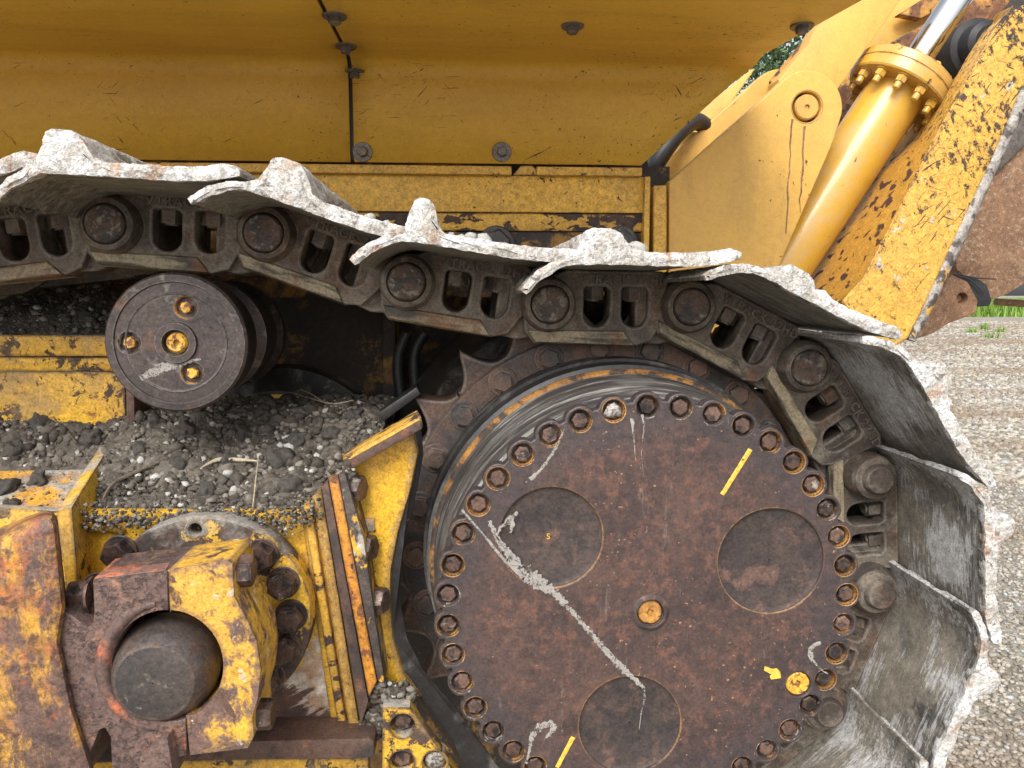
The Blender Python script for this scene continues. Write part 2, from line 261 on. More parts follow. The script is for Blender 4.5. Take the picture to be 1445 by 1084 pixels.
def mat_drum():
    t = NT('drum_scuffed')          # scuffed round the drum: noise stretched along the angle
    x, y, z = t.axis(0), t.axis(1), t.axis(2)
    an = t.math('ARCTAN2', z, x)
    cb = t.n('ShaderNodeCombineXYZ'); t.l(t.math('MULTIPLY', an, 1.6), cb.inputs[0]); t.l(t.math('MULTIPLY', y, 55.0), cb.inputs[1])
    v = t.noise(1.0, 10, 0.75, 0.3, cb.outputs[0])
    col = t.mix(t.step(v, 0.47, 0.10), (0.028, 0.024, 0.023), (0.078, 0.068, 0.062))
    col = t.mix(t.math('MULTIPLY', t.step(v, 0.57, 0.04), 0.75), col, (0.4, 0.40, 0.37))
    col = t.mix(t.math('MULTIPLY', t.step(t.noise(8, 6, 0.6), 0.58, 0.06), 0.6), col, (0.16, 0.15, 0.14))
    t.l(col, t.b.inputs['Base Color']); t.b.inputs['Roughness'].default_value = 0.7; t.b.inputs['Metallic'].default_value = 0.05
    return t.m
M['drum'] = mat_drum()
M['push_arm'] = make_mat('push_arm_worn', (0.085, 0.052, 0.044), (0.17, 0.095, 0.072), 9, [
    dict(col=(0.55, 0.29, 0.035), col2=(0.33, 0.15, 0.04), scale=30, nr=0.8, stretch=(1, 1, 0.45), th=0.52, soft=0.07, amt=0.9, big=0.6, bigscale=4, grad=((0, 0.06, -0.06, 0.05),), rough=0.7),
    dict(col=(0.38, 0.10, 0.035), scale=26, nr=0.75, th=0.62, soft=0.05, big=0.3, amt=0.5, grad=((0, 0.0, 0.07, 0.06),)),
    dict(col=(0.06, 0.035, 0.03), scale=45, th=0.57, soft=0.05, amt=0.8), dict(col=(0.5, 0.45, 0.38), scale=18, th=0.69, soft=0.03, amt=0.8)], rough=0.6, bump=((120, 0.9), (40, 0.8)))
M['trunnion_rust'] = make_mat('pitted_trunnion_rust', (0.085, 0.054, 0.047), (0.15, 0.092, 0.076), 14, [
    dict(col=(0.05, 0.032, 0.028), scale=130, th=0.59, soft=0.06, relief=-0.9, big=0.35, amt=0.75), dict(col=(0.48, 0.13, 0.05), scale=8, th=0.60, soft=0.05, amt=0.7), dict(col=(0.30, 0.15, 0.09), scale=20, th=0.6, soft=0.05, amt=0.6)], rough=0.65, bump=((140, 0.8), (60, 0.5)))
M['orange_top'] = make_mat('orange_worn_paint', (0.48, 0.12, 0.045), (0.40, 0.16, 0.09), 25, [
    dict(col=(0.20, 0.11, 0.085), scale=22, th=0.52, soft=0.05), dict(col=(0.45, 0.40, 0.36), scale=40, th=0.66, soft=0.03)], rough=0.7, bump=((120, 0.6),))
M['cap_paint'] = make_mat('cap_worn_paint', (0.62, 0.36, 0.04), (0.55, 0.30, 0.05), 12, [
    dict(col=(0.10, 0.062, 0.05), col2=(0.17, 0.10, 0.08), scale=16, th=0.56, soft=0.05, nr=0.75, big=0.35, bigscale=7, edge=0.3, er=0.014, rough=0.7, grad=((2, -0.03, -0.12, 0.12),)),
    dict(col=(0.10, 0.055, 0.04), scale=40, stretch=(1, 1, 0.5), rot=(0, 0.6, 0), th=0.60, soft=0.03), dict(col=(0.58, 0.5, 0.42), scale=45, th=0.64, soft=0.03, amt=0.7)], rough=0.55, bump=((90, 0.6),))
M['ball'] = make_mat('polished_dark_ball', (0.085, 0.075, 0.072), (0.14, 0.105, 0.09), 10, [
    dict(col=(0.17, 0.095, 0.06), scale=12, th=0.60, soft=0.08, amt=0.7, stretch=(2, 1, .6)), dict(col=(0.2, 0.17, 0.13), scale=28, th=0.65, soft=0.04, amt=0.6)], rough=0.34, metal=0.45, bump=((90, 0.25),))
M['worn_face'] = make_mat('dirty_flat_face', (0.030, 0.027, 0.026), (0.062, 0.048, 0.042), 16, [dict(col=(0.15, 0.085, 0.055), scale=16, th=0.58, soft=0.06, stretch=(2, 1, .5), amt=0.8), dict(col=(0.22, 0.20, 0.16), scale=40, th=0.62, soft=0.04, amt=0.6)], rough=0.75, bump=((130, 0.6),))
M['worn_white'] = make_mat('scraped_white_primer', (0.62, 0.36, 0.025), (0.56, 0.29, 0.02), 6, [
    dict(col=(0.13, 0.065, 0.045), col2=(0.06, 0.04, 0.033), scale=8, th=0.62, soft=0.05, grad=((2, -0.06, -0.13, 0.4),), rough=0.7),
    dict(col=(0.56, 0.52, 0.46), col2=(0.35, 0.22, 0.14), scale=9, stretch=(1, 1, 6), rot=(0, 0.55, 0), th=0.77, soft=0.03, nr=0.75, grad=((0, 0.08, 0.16, 0.22), (2, 0.03, -0.06, 0.16), (2, -0.10, -0.15, -0.25)), rough=0.8)], rough=0.45)
M['rust_plain'] = make_mat('brown_rust_plate', (0.24, 0.135, 0.075), (0.17, 0.09, 0.05), 16, [
    dict(col=(0.42, 0.35, 0.26), scale=90, th=0.60, soft=0.06, big=0.4, amt=0.6, nr=0.75), dict(col=(0.09, 0.05, 0.035), scale=14, th=0.62, soft=0.07, amt=0.7)], rough=0.85, bump=((120, 0.8),))
def mat_soil(name, a, b, c, var=True):
    t = NT(name); g = t.n('ShaderNodeNewGeometry')
    ri = g.outputs['Random Per Island'] if var else t.noise(50, 3)
    col = t.mix(t.step(t.noise(60, 6, 0.7), 0.5, 0.15), a, b)
    col = t.mix(t.step(ri, 0.62, 0.1), col, c)
    col = t.mix(t.step(ri, 0.955, 0.008), col, (0.52, 0.51, 0.48))
    col = t.mix(t.math('MULTIPLY', t.step(t.noise(7, 5, 0.6, 0, None), 0.52, 0.1), 0.45), col, (0.17, 0.148, 0.122))
    t.l(col, t.b.inputs['Base Color']); t.b.inputs['Roughness'].default_value = 0.95; t.b.inputs['Specular IOR Level'].default_value = 0.2
    bp = t.n('ShaderNodeBump'); bp.inputs['Strength'].default_value = 0.9; bp.inputs['Distance'].default_value = 0.004
    t.l(t.noise(170, 6, 0.7), bp.inputs['Height']); t.l(bp.outputs[0], t.b.inputs['Normal'])
    return t.m
M['soil'] = mat_soil('crumbly_soil', (0.055, 0.047, 0.039), (0.125, 0.108, 0.090), (0.24, 0.215, 0.18))
M['soil_bed'] = mat_soil('soil_bed', (0.045, 0.038, 0.032), (0.145, 0.125, 0.103), (0.2, 0.178, 0.15), False)
M['soil_dark'] = mat_soil('dark_soil_lumps', (0.038, 0.033, 0.028), (0.085, 0.073, 0.062), (0.13, 0.115, 0.098))
M['clod'] = make_mat('black_soil_clod', (0.046, 0.042, 0.037), (0.11, 0.10, 0.088), 45, [dict(col=(0.22, 0.205, 0.185), scale=70, th=0.56, soft=0.06, amt=0.8, big=0.3)], rough=0.95, bump=((150, 2.5), (60, 2.0)), spec=0.2)
M['pebble'] = make_mat('white_limestone', (0.55, 0.54, 0.51), (0.40, 0.385, 0.35), 60, rough=0.9, bump=((150, 0.8),))
M['twig'] = make_mat('dry_root', (0.16, 0.125, 0.095), (0.08, 0.06, 0.045), 80, rough=0.9)
M['straw'] = make_mat('dry_straw', (0.42, 0.36, 0.25), (0.33, 0.28, 0.19), 80, rough=0.9)
def mat_gravel():
    t = NT('gravel_ground'); s2 = t.n('ShaderNodeTexVoronoi'); t.l(t.raw, s2.inputs['Vector']); s2.inputs['Scale'].default_value = 34
    col = t.mix(s2.outputs['Color'], (0.13, 0.115, 0.093), (0.38, 0.35, 0.295))
    v3 = t.n('ShaderNodeTexVoronoi'); t.l(t.raw, v3.inputs['Vector']); v3.inputs['Scale'].default_value = 95
    col = t.mix(0.35, col, t.mix(v3.outputs['Color'], (0.16, 0.14, 0.11), (0.42, 0.385, 0.325)))
    tr = t.step(t.noise(0.9, 4, 0.6, 0.2, t.mapc((0.16, 0.6, 1), (0, 0, 0.06), src=t.raw)), 0.53, 0.10)
    col = t.mix(t.math('MULTIPLY', tr, 0.65), col, (0.27, 0.20, 0.135))
    cr = t.step(t.noise(1.4, 5, 0.6, 0.2, t.mapc((0.3, 0.7, 1), src=t.raw)), 0.58, 0.08)
    col = t.mix(t.math('MULTIPLY', cr, 0.5), col, (0.47, 0.46, 0.44))
    sp = t.noise(5.5, 8, 0.85, 0, t.mapc((1, 0.5, 1), src=t.raw)); col = t.mix(t.math('MULTIPLY', t.step(sp, 0.56, 0.06), 0.6), col, (0.44, 0.42, 0.38))
    col = t.mix(t.math('MULTIPLY', t.step(sp, 0.44, 0.06), -1.0) if False else t.math('MULTIPLY', t.math('SUBTRACT', 1.0, t.step(sp, 0.43, 0.05)), 0.6), col, (0.15, 0.13, 0.105))
    t.l(col, t.b.inputs['Base Color']); t.b.inputs['Roughness'].default_value = 0.95
    bp = t.n('ShaderNodeBump'); bp.inputs['Strength'].default_value = 0.8; bp.inputs['Distance'].default_value = 0.012
    t.l(t.math('ADD', s2.outputs['Distance'], t.noise(60, 4)), bp.inputs['Height']); t.l(bp.outputs[0], t.b.inputs['Normal'])
    return t.m
M['gravel'] = mat_gravel()
def mat_stones():
    t = NT('gravel_stone'); g = t.n('ShaderNodeNewGeometry'); R_ = t.raw
    col = t.mix(g.outputs['Random Per Island'], (0.16, 0.138, 0.108), (0.52, 0.47, 0.39))
    col = t.mix(t.step(g.outputs['Random Per Island'], 0.9, 0.02), col, (0.42, 0.44, 0.45))
    tr = t.step(t.noise(0.9, 4, 0.6, 0.2, t.mapc((0.16, 0.6, 1), (0, 0, 0.06), src=R_)), 0.53, 0.08)      # wheel tracks of damp earth between the stones
    col = t.mix(t.math('MULTIPLY', tr, 0.6), col, (0.22, 0.155, 0.10))
    t.l(col, t.b.inputs['Base Color']); t.b.inputs['Roughness'].default_value = 0.95; return t.m
M['stone'] = mat_stones()
def mat_leaf(name, a, b):
    t = NT(name); g = t.n('ShaderNodeNewGeometry')
    t.l(t.mix(g.outputs['Random Per Island'], a, b), t.b.inputs['Base Color']); t.b.inputs['Roughness'].default_value = 0.6
    t.b.inputs['Subsurface Weight'].default_value = 0.0; return t.m
M['leaf'] = mat_leaf('tree_leaf', (0.035, 0.075, 0.025), (0.085, 0.14, 0.045))
M['grass'] = mat_leaf('grass_blade', (0.10, 0.20, 0.02), (0.20, 0.33, 0.045))
M['bark'] = make_mat('bark', (0.07, 0.05, 0.037), (0.12, 0.09, 0.065), 9, rough=0.9, bump=((20, 1.0),))

# ---------------------------------------------------------------- mesh helpers
def link_ob(name, me, mat, parent=None, mw=None, smooth=True, ang=38):
    for m_ in (mat if isinstance(mat, (list, tuple)) else [mat]):
        if len(me.materials) < (len(mat) if isinstance(mat, (list, tuple)) else 1): me.materials.append(m_)
    o = bpy.data.objects.new(name, me); COL.objects.link(o)
    if smooth and len(me.polygons):
        me.polygons.foreach_set('use_smooth', [True] * len(me.polygons)); me.set_sharp_from_angle(angle=R(ang))
    o.matrix_basis = mw if mw is not None else Matrix()
    if parent is not None: attach(o, parent)
    return o
WORLD = {}
def attach(o, parent):
    """parent o, keeping where it stands"""
    w = o.matrix_basis.copy(); WORLD[o.name] = w
    pw = WORLD.get(parent.name, parent.matrix_basis)
    o.parent = parent; o.matrix_basis = pw.inverted() @ w
def centred(verts):
    v = np.array([tuple(p) for p in verts], dtype=float); c = (v.min(0) + v.max(0)) / 2
    return v - c, Matrix.Translation(Vector(c))
def mk(name, verts, faces, mat, parent=None, smooth=True, ang=38, bevel=0.0, seg=2, mi=None):
    """world-space mesh, its origin moved to its own middle"""
    v, mw = centred(verts)
    me = bpy.data.meshes.new(name); me.from_pydata([tuple(p) for p in v], [], faces)
    if mi is not None: me.polygons.foreach_set('material_index', mi)
    bm = bmesh.new(); bm.from_mesh(me); bmesh.ops.recalc_face_normals(bm, faces=bm.faces)
    if bevel:
        ed = [e for e in bm.edges if len(e.link_faces) == 2 and e.calc_face_angle(0) > R(28)]
        bmesh.ops.bevel(bm, geom=ed, offset=bevel, segments=seg, profile=0.6, affect='EDGES', clamp_overlap=True)
    bm.to_mesh(me); bm.free()
    return link_ob(name, me, mat, parent, mw, smooth, ang)
def box_v(x0, x1, y0, y1, z0, z1):
    v = [(x, y, z) for x in (x0, x1) for y in (y0, y1) for z in (z0, z1)]
    f = [(0, 1, 3, 2), (4, 6, 7, 5), (0, 4, 5, 1), (2, 3, 7, 6), (0, 2, 6, 4), (1, 5, 7, 3)]
    return v, f
def box(name, x0, x1, y0, y1, z0, z1, mat, parent, bevel=0.002):
    v, f = box_v(x0, x1, y0, y1, z0, z1); return mk(name, v, f, mat, parent, bevel=bevel)
def loft(name, A, B, mat, parent, bevel=0.003, seg=2, ang=38):
    """closed solid between two outlines with the same number of points"""
    n = len(A); v = list(A) + list(B)
    f = [tuple(range(n)), tuple(range(2 * n - 1, n - 1, -1))] + [(i, (i + 1) % n, n + (i + 1) % n, n + i) for i in range(n)]
    return mk(name, v, f, mat, parent, bevel=bevel, seg=seg, ang=ang)
def plate(name, px, Y, depth, mat, parent, bevel=0.003, seg=2):
    A = [P(x, y, Y) for x, y in px]; return loft(name, A, [p + Vector((0, depth, 0)) for p in A], mat, parent, bevel, seg)
def lathe_vf(prof, n=48, close=True):
    """profile of (radius, y) turned about the y axis"""
    v, f = [], []
    for (r, y) in prof:
        for i in range(n):
            a = 2 * math.pi * i / n; v.append((r * math.cos(a), y, r * math.sin(a)))
    for k in range(len(prof) - 1):
        for i in range(n):
            j = (i + 1) % n; f.append((k * n + i, (k + 1) * n + i, (k + 1) * n + j, k * n + j))
    if close:
        f.append(tuple(range(n))); b = (len(prof) - 1) * n; f.append(tuple(range(b + n - 1, b - 1, -1)))
    return v, f
def lathe(name, c, prof, mat, parent, n=48, close=True, ang=30):
    v, f = lathe_vf(prof, n, close); v = [(p[0] + c[0], p[1] + c[1], p[2] + c[2]) for p in v]
    return mk(name, v, f, mat, parent, ang=ang)
def tube(name, pts, rad, mat, parent=None, n=8, res=6):
    """round bar through points; rad a number or a list"""
    pts = [Vector(p) for p in pts]
    if len(pts) > 2:
        q = []
        for i in range(len(pts) - 1):
            p0, p1, p2, p3 = pts[max(i - 1, 0)], pts[i], pts[i + 1], pts[min(i + 2, len(pts) - 1)]
            for k in range(res):
                t = k / res; q.append(0.5 * ((2 * p1) + (p2 - p0) * t + (2 * p0 - 5 * p1 + 4 * p2 - p3) * t * t + (3 * p1 - p0 - 3 * p2 + p3) * t ** 3))
        q.append(pts[-1]); pts = q
    m = len(pts); v, f = [], []
    for i, p in enumerate(pts):
        d = (pts[min(i + 1, m - 1)] - pts[max(i - 1, 0)]).normalized(); a = d.orthogonal().normalized()
        if i: a = (prev - d * prev.dot(d)).normalized()
        prev = a; b = d.cross(a); r = rad if not isinstance(rad, (list, tuple)) else np.interp(i / (m - 1), np.linspace(0, 1, len(rad)), rad)
        for k in range(n):
            t = 2 * math.pi * k / n; v.append(p + (a * math.cos(t) + b * math.sin(t)) * r)
    for i in range(m - 1):
        for k in range(n):
            j = (k + 1) % n; f.append((i * n + k, i * n + j, (i + 1) * n + j, (i + 1) * n + k))
    f.append(tuple(range(n - 1, -1, -1))); f.append(tuple(range((m - 1) * n, m * n)))
    return mk(name, v, f, mat, parent, ang=50)
DG = None
def curve_mesh(outer, holes, y0, y1, bevel):
    """flat outline (x,z) with holes, y0..y1 thick, rounded edges -> mesh in place"""
    cu = bpy.data.curves.new('outline', 'CURVE'); cu.dimensions = '2D'; cu.fill_mode = 'BOTH'
    cu.extrude = (y1 - y0) / 2 - bevel; cu.bevel_depth = bevel; cu.bevel_resolution = 1; cu.offset = -bevel
    for pl in [outer] + list(holes):
        sp = cu.splines.new('POLY'); sp.points.add(len(pl) - 1); sp.use_cyclic_u = True
        for i, p in enumerate(pl): sp.points[i].co = (p[0], p[1], 0, 1)
    ob = bpy.data.objects.new('outline', cu); COL.objects.link(ob)
    dg = bpy.context.evaluated_depsgraph_get(); me = bpy.data.meshes.new_from_object(ob.evaluated_get(dg))
    bpy.data.objects.remove(ob); bpy.data.curves.remove(cu)
    me.materials.clear(); ym = (y0 + y1) / 2
    n = len(me.vertices); a = np.empty(n * 3); me.vertices.foreach_get('co', a); a = a.reshape(-1, 3)
    a = np.c_[a[:, 0], ym - a[:, 2], a[:, 1]]; fs = [tuple(p.vertices) for p in me.polygons]
    bpy.data.meshes.remove(me)
    return a, fs
def circ(cx, cz, r, n=24, a0=0.0): return [(cx + r * math.cos(a0 + 2 * math.pi * i / n), cz + r * math.sin(a0 + 2 * math.pi * i / n)) for i in range(n)]
def join(*vf):
    V, Fc, b = [], [], 0
    for v, f in vf:
        V += [tuple(p) for p in v]; Fc += [tuple(i + b for i in q) for q in f]; b += len(v)
    return V, Fc
def mesh_of(name, v, f, mats, mi=None, smooth=True, ang=35, bevel=0.0):
    me = bpy.data.meshes.new(name); me.from_pydata([tuple(p) for p in v], [], f)
    for m_ in mats: me.materials.append(m_)
    if mi is not None: me.polygons.foreach_set('material_index', mi)
    bm = bmesh.new(); bm.from_mesh(me); bmesh.ops.recalc_face_normals(bm, faces=bm.faces)
    if bevel:
        ed = [e for e in bm.edges if len(e.link_faces) == 2 and e.calc_face_angle(0) > R(28)]
        bmesh.ops.bevel(bm, geom=ed, offset=bevel, segments=2, profile=0.6, affect='EDGES', clamp_overlap=True)
    bm.to_mesh(me); bm.free()
    if smooth: me.polygons.foreach_set('use_smooth', [True] * len(me.polygons)); me.set_sharp_from_angle(angle=R(ang))
    return me
def put(name, me, mw, parent, label=None):
    o = bpy.data.objects.new(name, me); COL.objects.link(o); o.matrix_basis = mw; attach(o, parent)
    if label: o['label'] = label
    return o
T = Matrix.Translation
def hexhead(r, h, y, washer=0.0, wr=0.0):
    """bolt head pointing at -y from the plane y; chamfered hexagon, optional washer"""
    parts = []
    if washer:
        parts.append(lathe_vf([(wr, y), (wr, y - washer * 0.7), (wr * 0.95, y - washer)], 24)); y -= washer
    v, f = [], []
    for (rr, yy) in ((r, y), (r, y - h * 0.82), (r * 0.86, y - h)):
        for i in range(6):
            a = math.pi / 3 * i + 0.3; v.append((rr * math.cos(a), yy, rr * math.sin(a)))
    for k in range(2):
        for i in range(6):
            j = (i + 1) % 6; f.append((k * 6 + i, (k + 1) * 6 + i, (k + 1) * 6 + j, k * 6 + j))
    f.append(tuple(range(12, 18))); f.append(tuple(range(5, -1, -1)))
    parts.append((v, f)); return join(*parts)
def tag(o, label=None, cat=None, group=None, kind=None):
    for k, v in (('label', label), ('category', cat), ('group', group), ('kind', kind)):
        if v: o[k] = v
    return o

# ================================================================ THE SETTING
gz = 0.0
v = [(-1400, -1400, gz), (1400, -1400, gz), (1400, 1400, gz), (-1400, 1400, gz)]
me = bpy.data.meshes.new('ground'); me.from_pydata(v, [], [(0, 1, 2, 3)])
ground = link_ob('ground', me, M['gravel'], smooth=False); ground['kind'] = 'structure'
ICO = None
def ico(sub=1):
    bm = bmesh.new(); bmesh.ops.create_icosphere(bm, subdivisions=sub, radius=1)
    v = np.array([p.co[:] for p in bm.verts]); f = np.array([[q.index for q in p.verts] for p in bm.faces]); bm.free(); return v, f
IV, IF = ico(1)
_p = (1 + 5 ** .5) / 2
ICO1 = (IV, IF)
def icosahedron():
    v = np.array([(-1, _p, 0), (1, _p, 0), (-1, -_p, 0), (1, -_p, 0), (0, -1, _p), (0, 1, _p), (0, -1, -_p), (0, 1, -_p), (_p, 0, -1), (_p, 0, 1), (-_p, 0, -1), (-_p, 0, 1)]) / math.hypot(1, _p)
    f = np.array([(0, 11, 5), (0, 5, 1), (0, 1, 7), (0, 7, 10), (0, 10, 11), (1, 5, 9), (5, 11, 4), (11, 10, 2), (10, 7, 6), (7, 1, 8), (3, 9, 4), (3, 4, 2), (3, 2, 6), (3, 6, 8), (3, 8, 9), (4, 9, 5), (2, 4, 11), (6, 2, 10), (8, 6, 7), (9, 8, 1)]); return v, f
ICO0 = icosahedron()
def scatter(name, pos, rad, mat, flat=0.7, jit=0.28, fine=False):
    n = len(pos); IV, IF = ICO0 if fine else ICO1; V = np.repeat(IV[None], n, 0) * (1 + rng.uniform(-jit, jit, (n, len(IV), 1)))
    V *= rng.uniform(0.7, 1.25, (n, 1, 3)); V[:, :, 2] *= flat
    a = rng.uniform(0, 2 * math.pi, n); c, s = np.cos(a)[:, None], np.sin(a)[:, None]
    X = V[:, :, 0] * c - V[:, :, 1] * s; Y = V[:, :, 0] * s + V[:, :, 1] * c
    V = np.stack([X, Y, V[:, :, 2]], 2) * np.asarray(rad)[:, None, None] + np.asarray(pos)[:, None, :]
    Fc = (IF[None] + (np.arange(n) * len(IV))[:, None, None]).reshape(-1, 3); V = V.reshape(-1, 3)
    me = bpy.data.meshes.new(name); me.vertices.add(len(V)); me.vertices.foreach_set('co', V.ravel())
    me.loops.add(Fc.size); me.loops.foreach_set('vertex_index', Fc.ravel().astype(np.int32))
    me.polygons.add(len(Fc)); me.polygons.foreach_set('loop_start', np.arange(0, Fc.size, 3, dtype=np.int32))
    me.update(calc_edges=True); me.validate()
    return link_ob(name, me, mat, smooth=False)
# loose stones near the machine, thinning with distance
NS = 70000; d = 2.2 + 20.0 * rng.random(NS) ** 1.7; an = np.where(rng.random(NS) < 0.8, rng.uniform(R(18), R(47), NS), rng.uniform(R(-5), R(85), NS))
pos = np.stack([d * np.sin(an), d * np.cos(an), np.full(NS, 0.004)], 1); rad = rng.uniform(0.005, 0.016, NS) * (0.75 + 0.055 * d)
d2 = 8 + 48 * rng.random(34000) ** 1.4; a2 = rng.uniform(R(26), R(43), 34000)
pos = np.r_[pos, np.stack([d2 * np.sin(a2), d2 * np.cos(a2), np.full(34000, 0.004)], 1)]; rad = np.r_[rad, rng.uniform(0.016, 0.042, 34000) * (0.7 + 0.035 * d2)]
tag(scatter('gravel_stones', pos, rad, M['stone'], 0.7, 0.35, True), 'loose crushed limestone gravel spread over the yard ground', 'gravel', kind='stuff')

def blades(name, pts, h, w, mat):
    n = len(pts); a = rng.uniform(0, 2 * math.pi, n); hh = h * rng.uniform(0.5, 1.2, n)
    dx, dy = np.cos(a), np.sin(a); lean = rng.uniform(-0.5, 0.5, (n, 2)) * hh[:, None]
    p = np.asarray(pts); b0 = p + np.stack([dx, dy, dx * 0], 1) * w; b1 = p - np.stack([dx, dy, dx * 0], 1) * w
    tp = p + np.stack([lean[:, 0], lean[:, 1], hh], 1)
    V = np.stack([b0, b1, tp], 1).reshape(-1, 3); Fc = np.arange(n * 3).reshape(-1, 3)
    me = bpy.data.meshes.new(name); me.from_pydata(V.tolist(), [], Fc.tolist()); return link_ob(name, me, mat, smooth=False)
n = 60000
gp = np.stack([np.where(rng.random(n) < 0.6, rng.uniform(24, 60, n), rng.uniform(-60, 160, n)), 56 + 22 * rng.random(n) ** 0.8 + rng.normal(0, 0.5, n), np.zeros(n)], 1)
tag(blades('grass', gp, 1.25, 0.07, M['grass']), 'strip of bright green grass along the far edge of gravel', 'grass', kind='stuff')
for i, (px, py) in enumerate([(1388, 466), (1411, 470), (1400, 478), (1372, 470)]):
    c = PZ(px, py, 0.0); n = 60
    t_ = np.stack([c.x + rng.normal(0, .12, n), c.y + rng.normal(0, .12, n), np.zeros(n)], 1)
    v_ = t_ - np.array([c.x, c.y, 0]); o = blades('weed', v_, 0.42 if i == 0 else 0.3, 0.02, M['grass']); o.location = c
    tag(o, ['tallest green weed sprouting from the gravel before the grass strip', 'green weed in the gravel, rightmost of the small weeds', 'low green weed nearest the camera in the far gravel', 'small green weed in the gravel beside the rusty lug'][i], 'weed', 'weeds in the gravel')

def tree(x, y, h, cr, label):
    e = bpy.data.objects.new('tree', None); COL.objects.link(e); e.location = (x, y, 0); tag(e, label, 'tree', 'trees behind the bulldozer')
    pts = [Vector((x, y, -0.1)), Vector((x + .15, y, h * .3)), Vector((x - .1, y + .1, h * .6)), Vector((x, y, h * .95))]
    tube('trunk', pts, [0.28, 0.2, 0.12, 0.03], M['bark'], e, 10)
    cl = []
    for k in range(26):
        a = random.uniform(0, 6.28); q = random.uniform(.15, 1); zz = h * random.uniform(.22, .98); rr = cr * math.sin(math.pi * min(.95, .2 + .75 * zz / h)) * q
        tip = Vector((x + rr * math.cos(a), y + rr * math.sin(a), zz)); cl.append(tip)
        if k < 12: tube('limb', [Vector((x, y, zz * .7)), (Vector((x, y, zz * .85)) + tip) / 2, tip], [.08, .05, .015], M['bark'], e, 6, 3)
    n = 11000; ci = rng.integers(0, len(cl), n); c = np.array(cl)[ci] + rng.normal(0, cr * .2, (n, 3))
    d1 = rng.normal(0, 1, (n, 3)); d1 /= np.linalg.norm(d1, axis=1)[:, None]; d2 = np.cross(d1, rng.normal(0, 1, (n, 3))); d2 /= np.linalg.norm(d2, axis=1)[:, None]
    s = rng.uniform(.05, .11, (n, 1)); V = np.stack([c - d1 * s, c + d2 * s * .5, c + d1 * s, c - d2 * s * .5], 1).reshape(-1, 3)
    mk('crown', V, np.arange(n * 4).reshape(-1, 4).tolist(), M['leaf'], e, smooth=False)
tree(8.6, 21, 8.6, 2.6, 'leafy green tree standing directly behind the bulldozer, seen through the gap in its frame')
tree(12.8, 26, 9.5, 3.0, 'leafy green tree farther right behind the bulldozer')

# ================================================================ THE BULLDOZER
DOZ = bpy.data.objects.new('bulldozer', None); COL.objects.link(DOZ); DOZ.location = (0, 1.9, 0)
tag(DOZ, 'worn yellow crawler bulldozer with lime-caked track and rusty round final drive', 'bulldozer')

# ---- fender: upright panel that bends into a long overhang above the track
FY = 1.75; z_lo = P(700, 231, FY).z; z_cr = P(700, 101, FY).z; SL = -0.03
def over_z(y): return z_cr + 0.02 + (FY - 0.05 - y) * SL
prof = [(FY, z_lo), (FY, z_cr - 0.022)] + [(FY - 0.035 * (1 - math.cos(a)), z_cr - 0.022 + 0.0405 * math.sin(a)) for a in np.linspace(0.2, 1.5, 8)] + [(y, over_z(y)) for y in np.linspace(FY - 0.10, 1.16, 8)]
def hit_over(px, py):
    lo, hi = 0.9, FY
    for _ in range(50):
        mid = (lo + hi) / 2
        if P(px, py, mid).z > over_z(mid): hi = mid
        else: lo = mid
    return P(px, py, mid)
xs_seam = P(497, 228, FY).x
e0, e1, e2 = P(905, 231, FY), P(1050, 103, FY), hit_over(1208, 2)
def right_x(y, z):
    if y > FY - 0.09: return e0.x + (e1.x - e0.x) * max(0, (z - e0.z)) / (e1.z - e0.z)
    return e1.x + (e2.x - e1.x) * (FY - 0.09 - y) / (FY - 0.09 - e2.y)
def fender(x0f, x1f, label):
    nx = 14; v, f = [], []
    for (y, z) in prof:
        a, b = x0f(y, z), x1f(y, z)
        for i in range(nx): v.append((a + (b - a) * i / (nx - 1), y + 0.0015 * math.sin(i * 1.7 + z * 9), z))
    for k in range(len(prof) - 1):
        for i in range(nx - 1): f.append((k * nx + i, k * nx + i + 1, (k + 1) * nx + i + 1, (k + 1) * nx + i))
    o = mk('fender_panel', v, f, M['fender'], DOZ, ang=60)
    md = o.modifiers.new('thick', 'SOLIDIFY'); md.thickness = 0.007; md.offset = 0
    o['label'] = label; return o
fl = fender(lambda y, z: -1.9, lambda y, z: xs_seam - 0.004, 'left yellow fender panel, scratched, ending at the dark seam')
fr = fender(lambda y, z: xs_seam + 0.005, right_x, 'right yellow fender panel with washer bolts and slanted end')
# dark seam gasket behind the joint
sv = [(xs_seam - 0.012 + (0.024 if s else 0), y + 0.008, z + 0.006) for (y, z) in prof for s in (0, 1)]
mk('seam_strip', sv, [(2 * i, 2 * i + 1, 2 * i + 3, 2 * i + 2) for i in range(len(prof) - 1)], M['rubber'], DOZ)
wb_v, wb_f = hexhead(0.0115, 0.011, 0, 0.004, 0.0215)
ME_wb = mesh_of('washer_bolt', wb_v, wb_f, [M['washer']])
for (px, py) in [(512, 215), (708, 215)]:
    put('washer_bolt', ME_wb, T(P(px, py, FY - 0.0035)), fr)
for (px, py) in [(472, 19), (488, 62), (501, 99), (808, 33), (1132, 33)]:
    p = hit_over(px, py)
    put('washer_bolt', ME_wb, T(p + Vector((0, 0, -0.0035))) @ Matrix.Rotation(R(87), 4, 'X') @ Matrix.Rotation(random.random(), 4, 'Y'), fr)

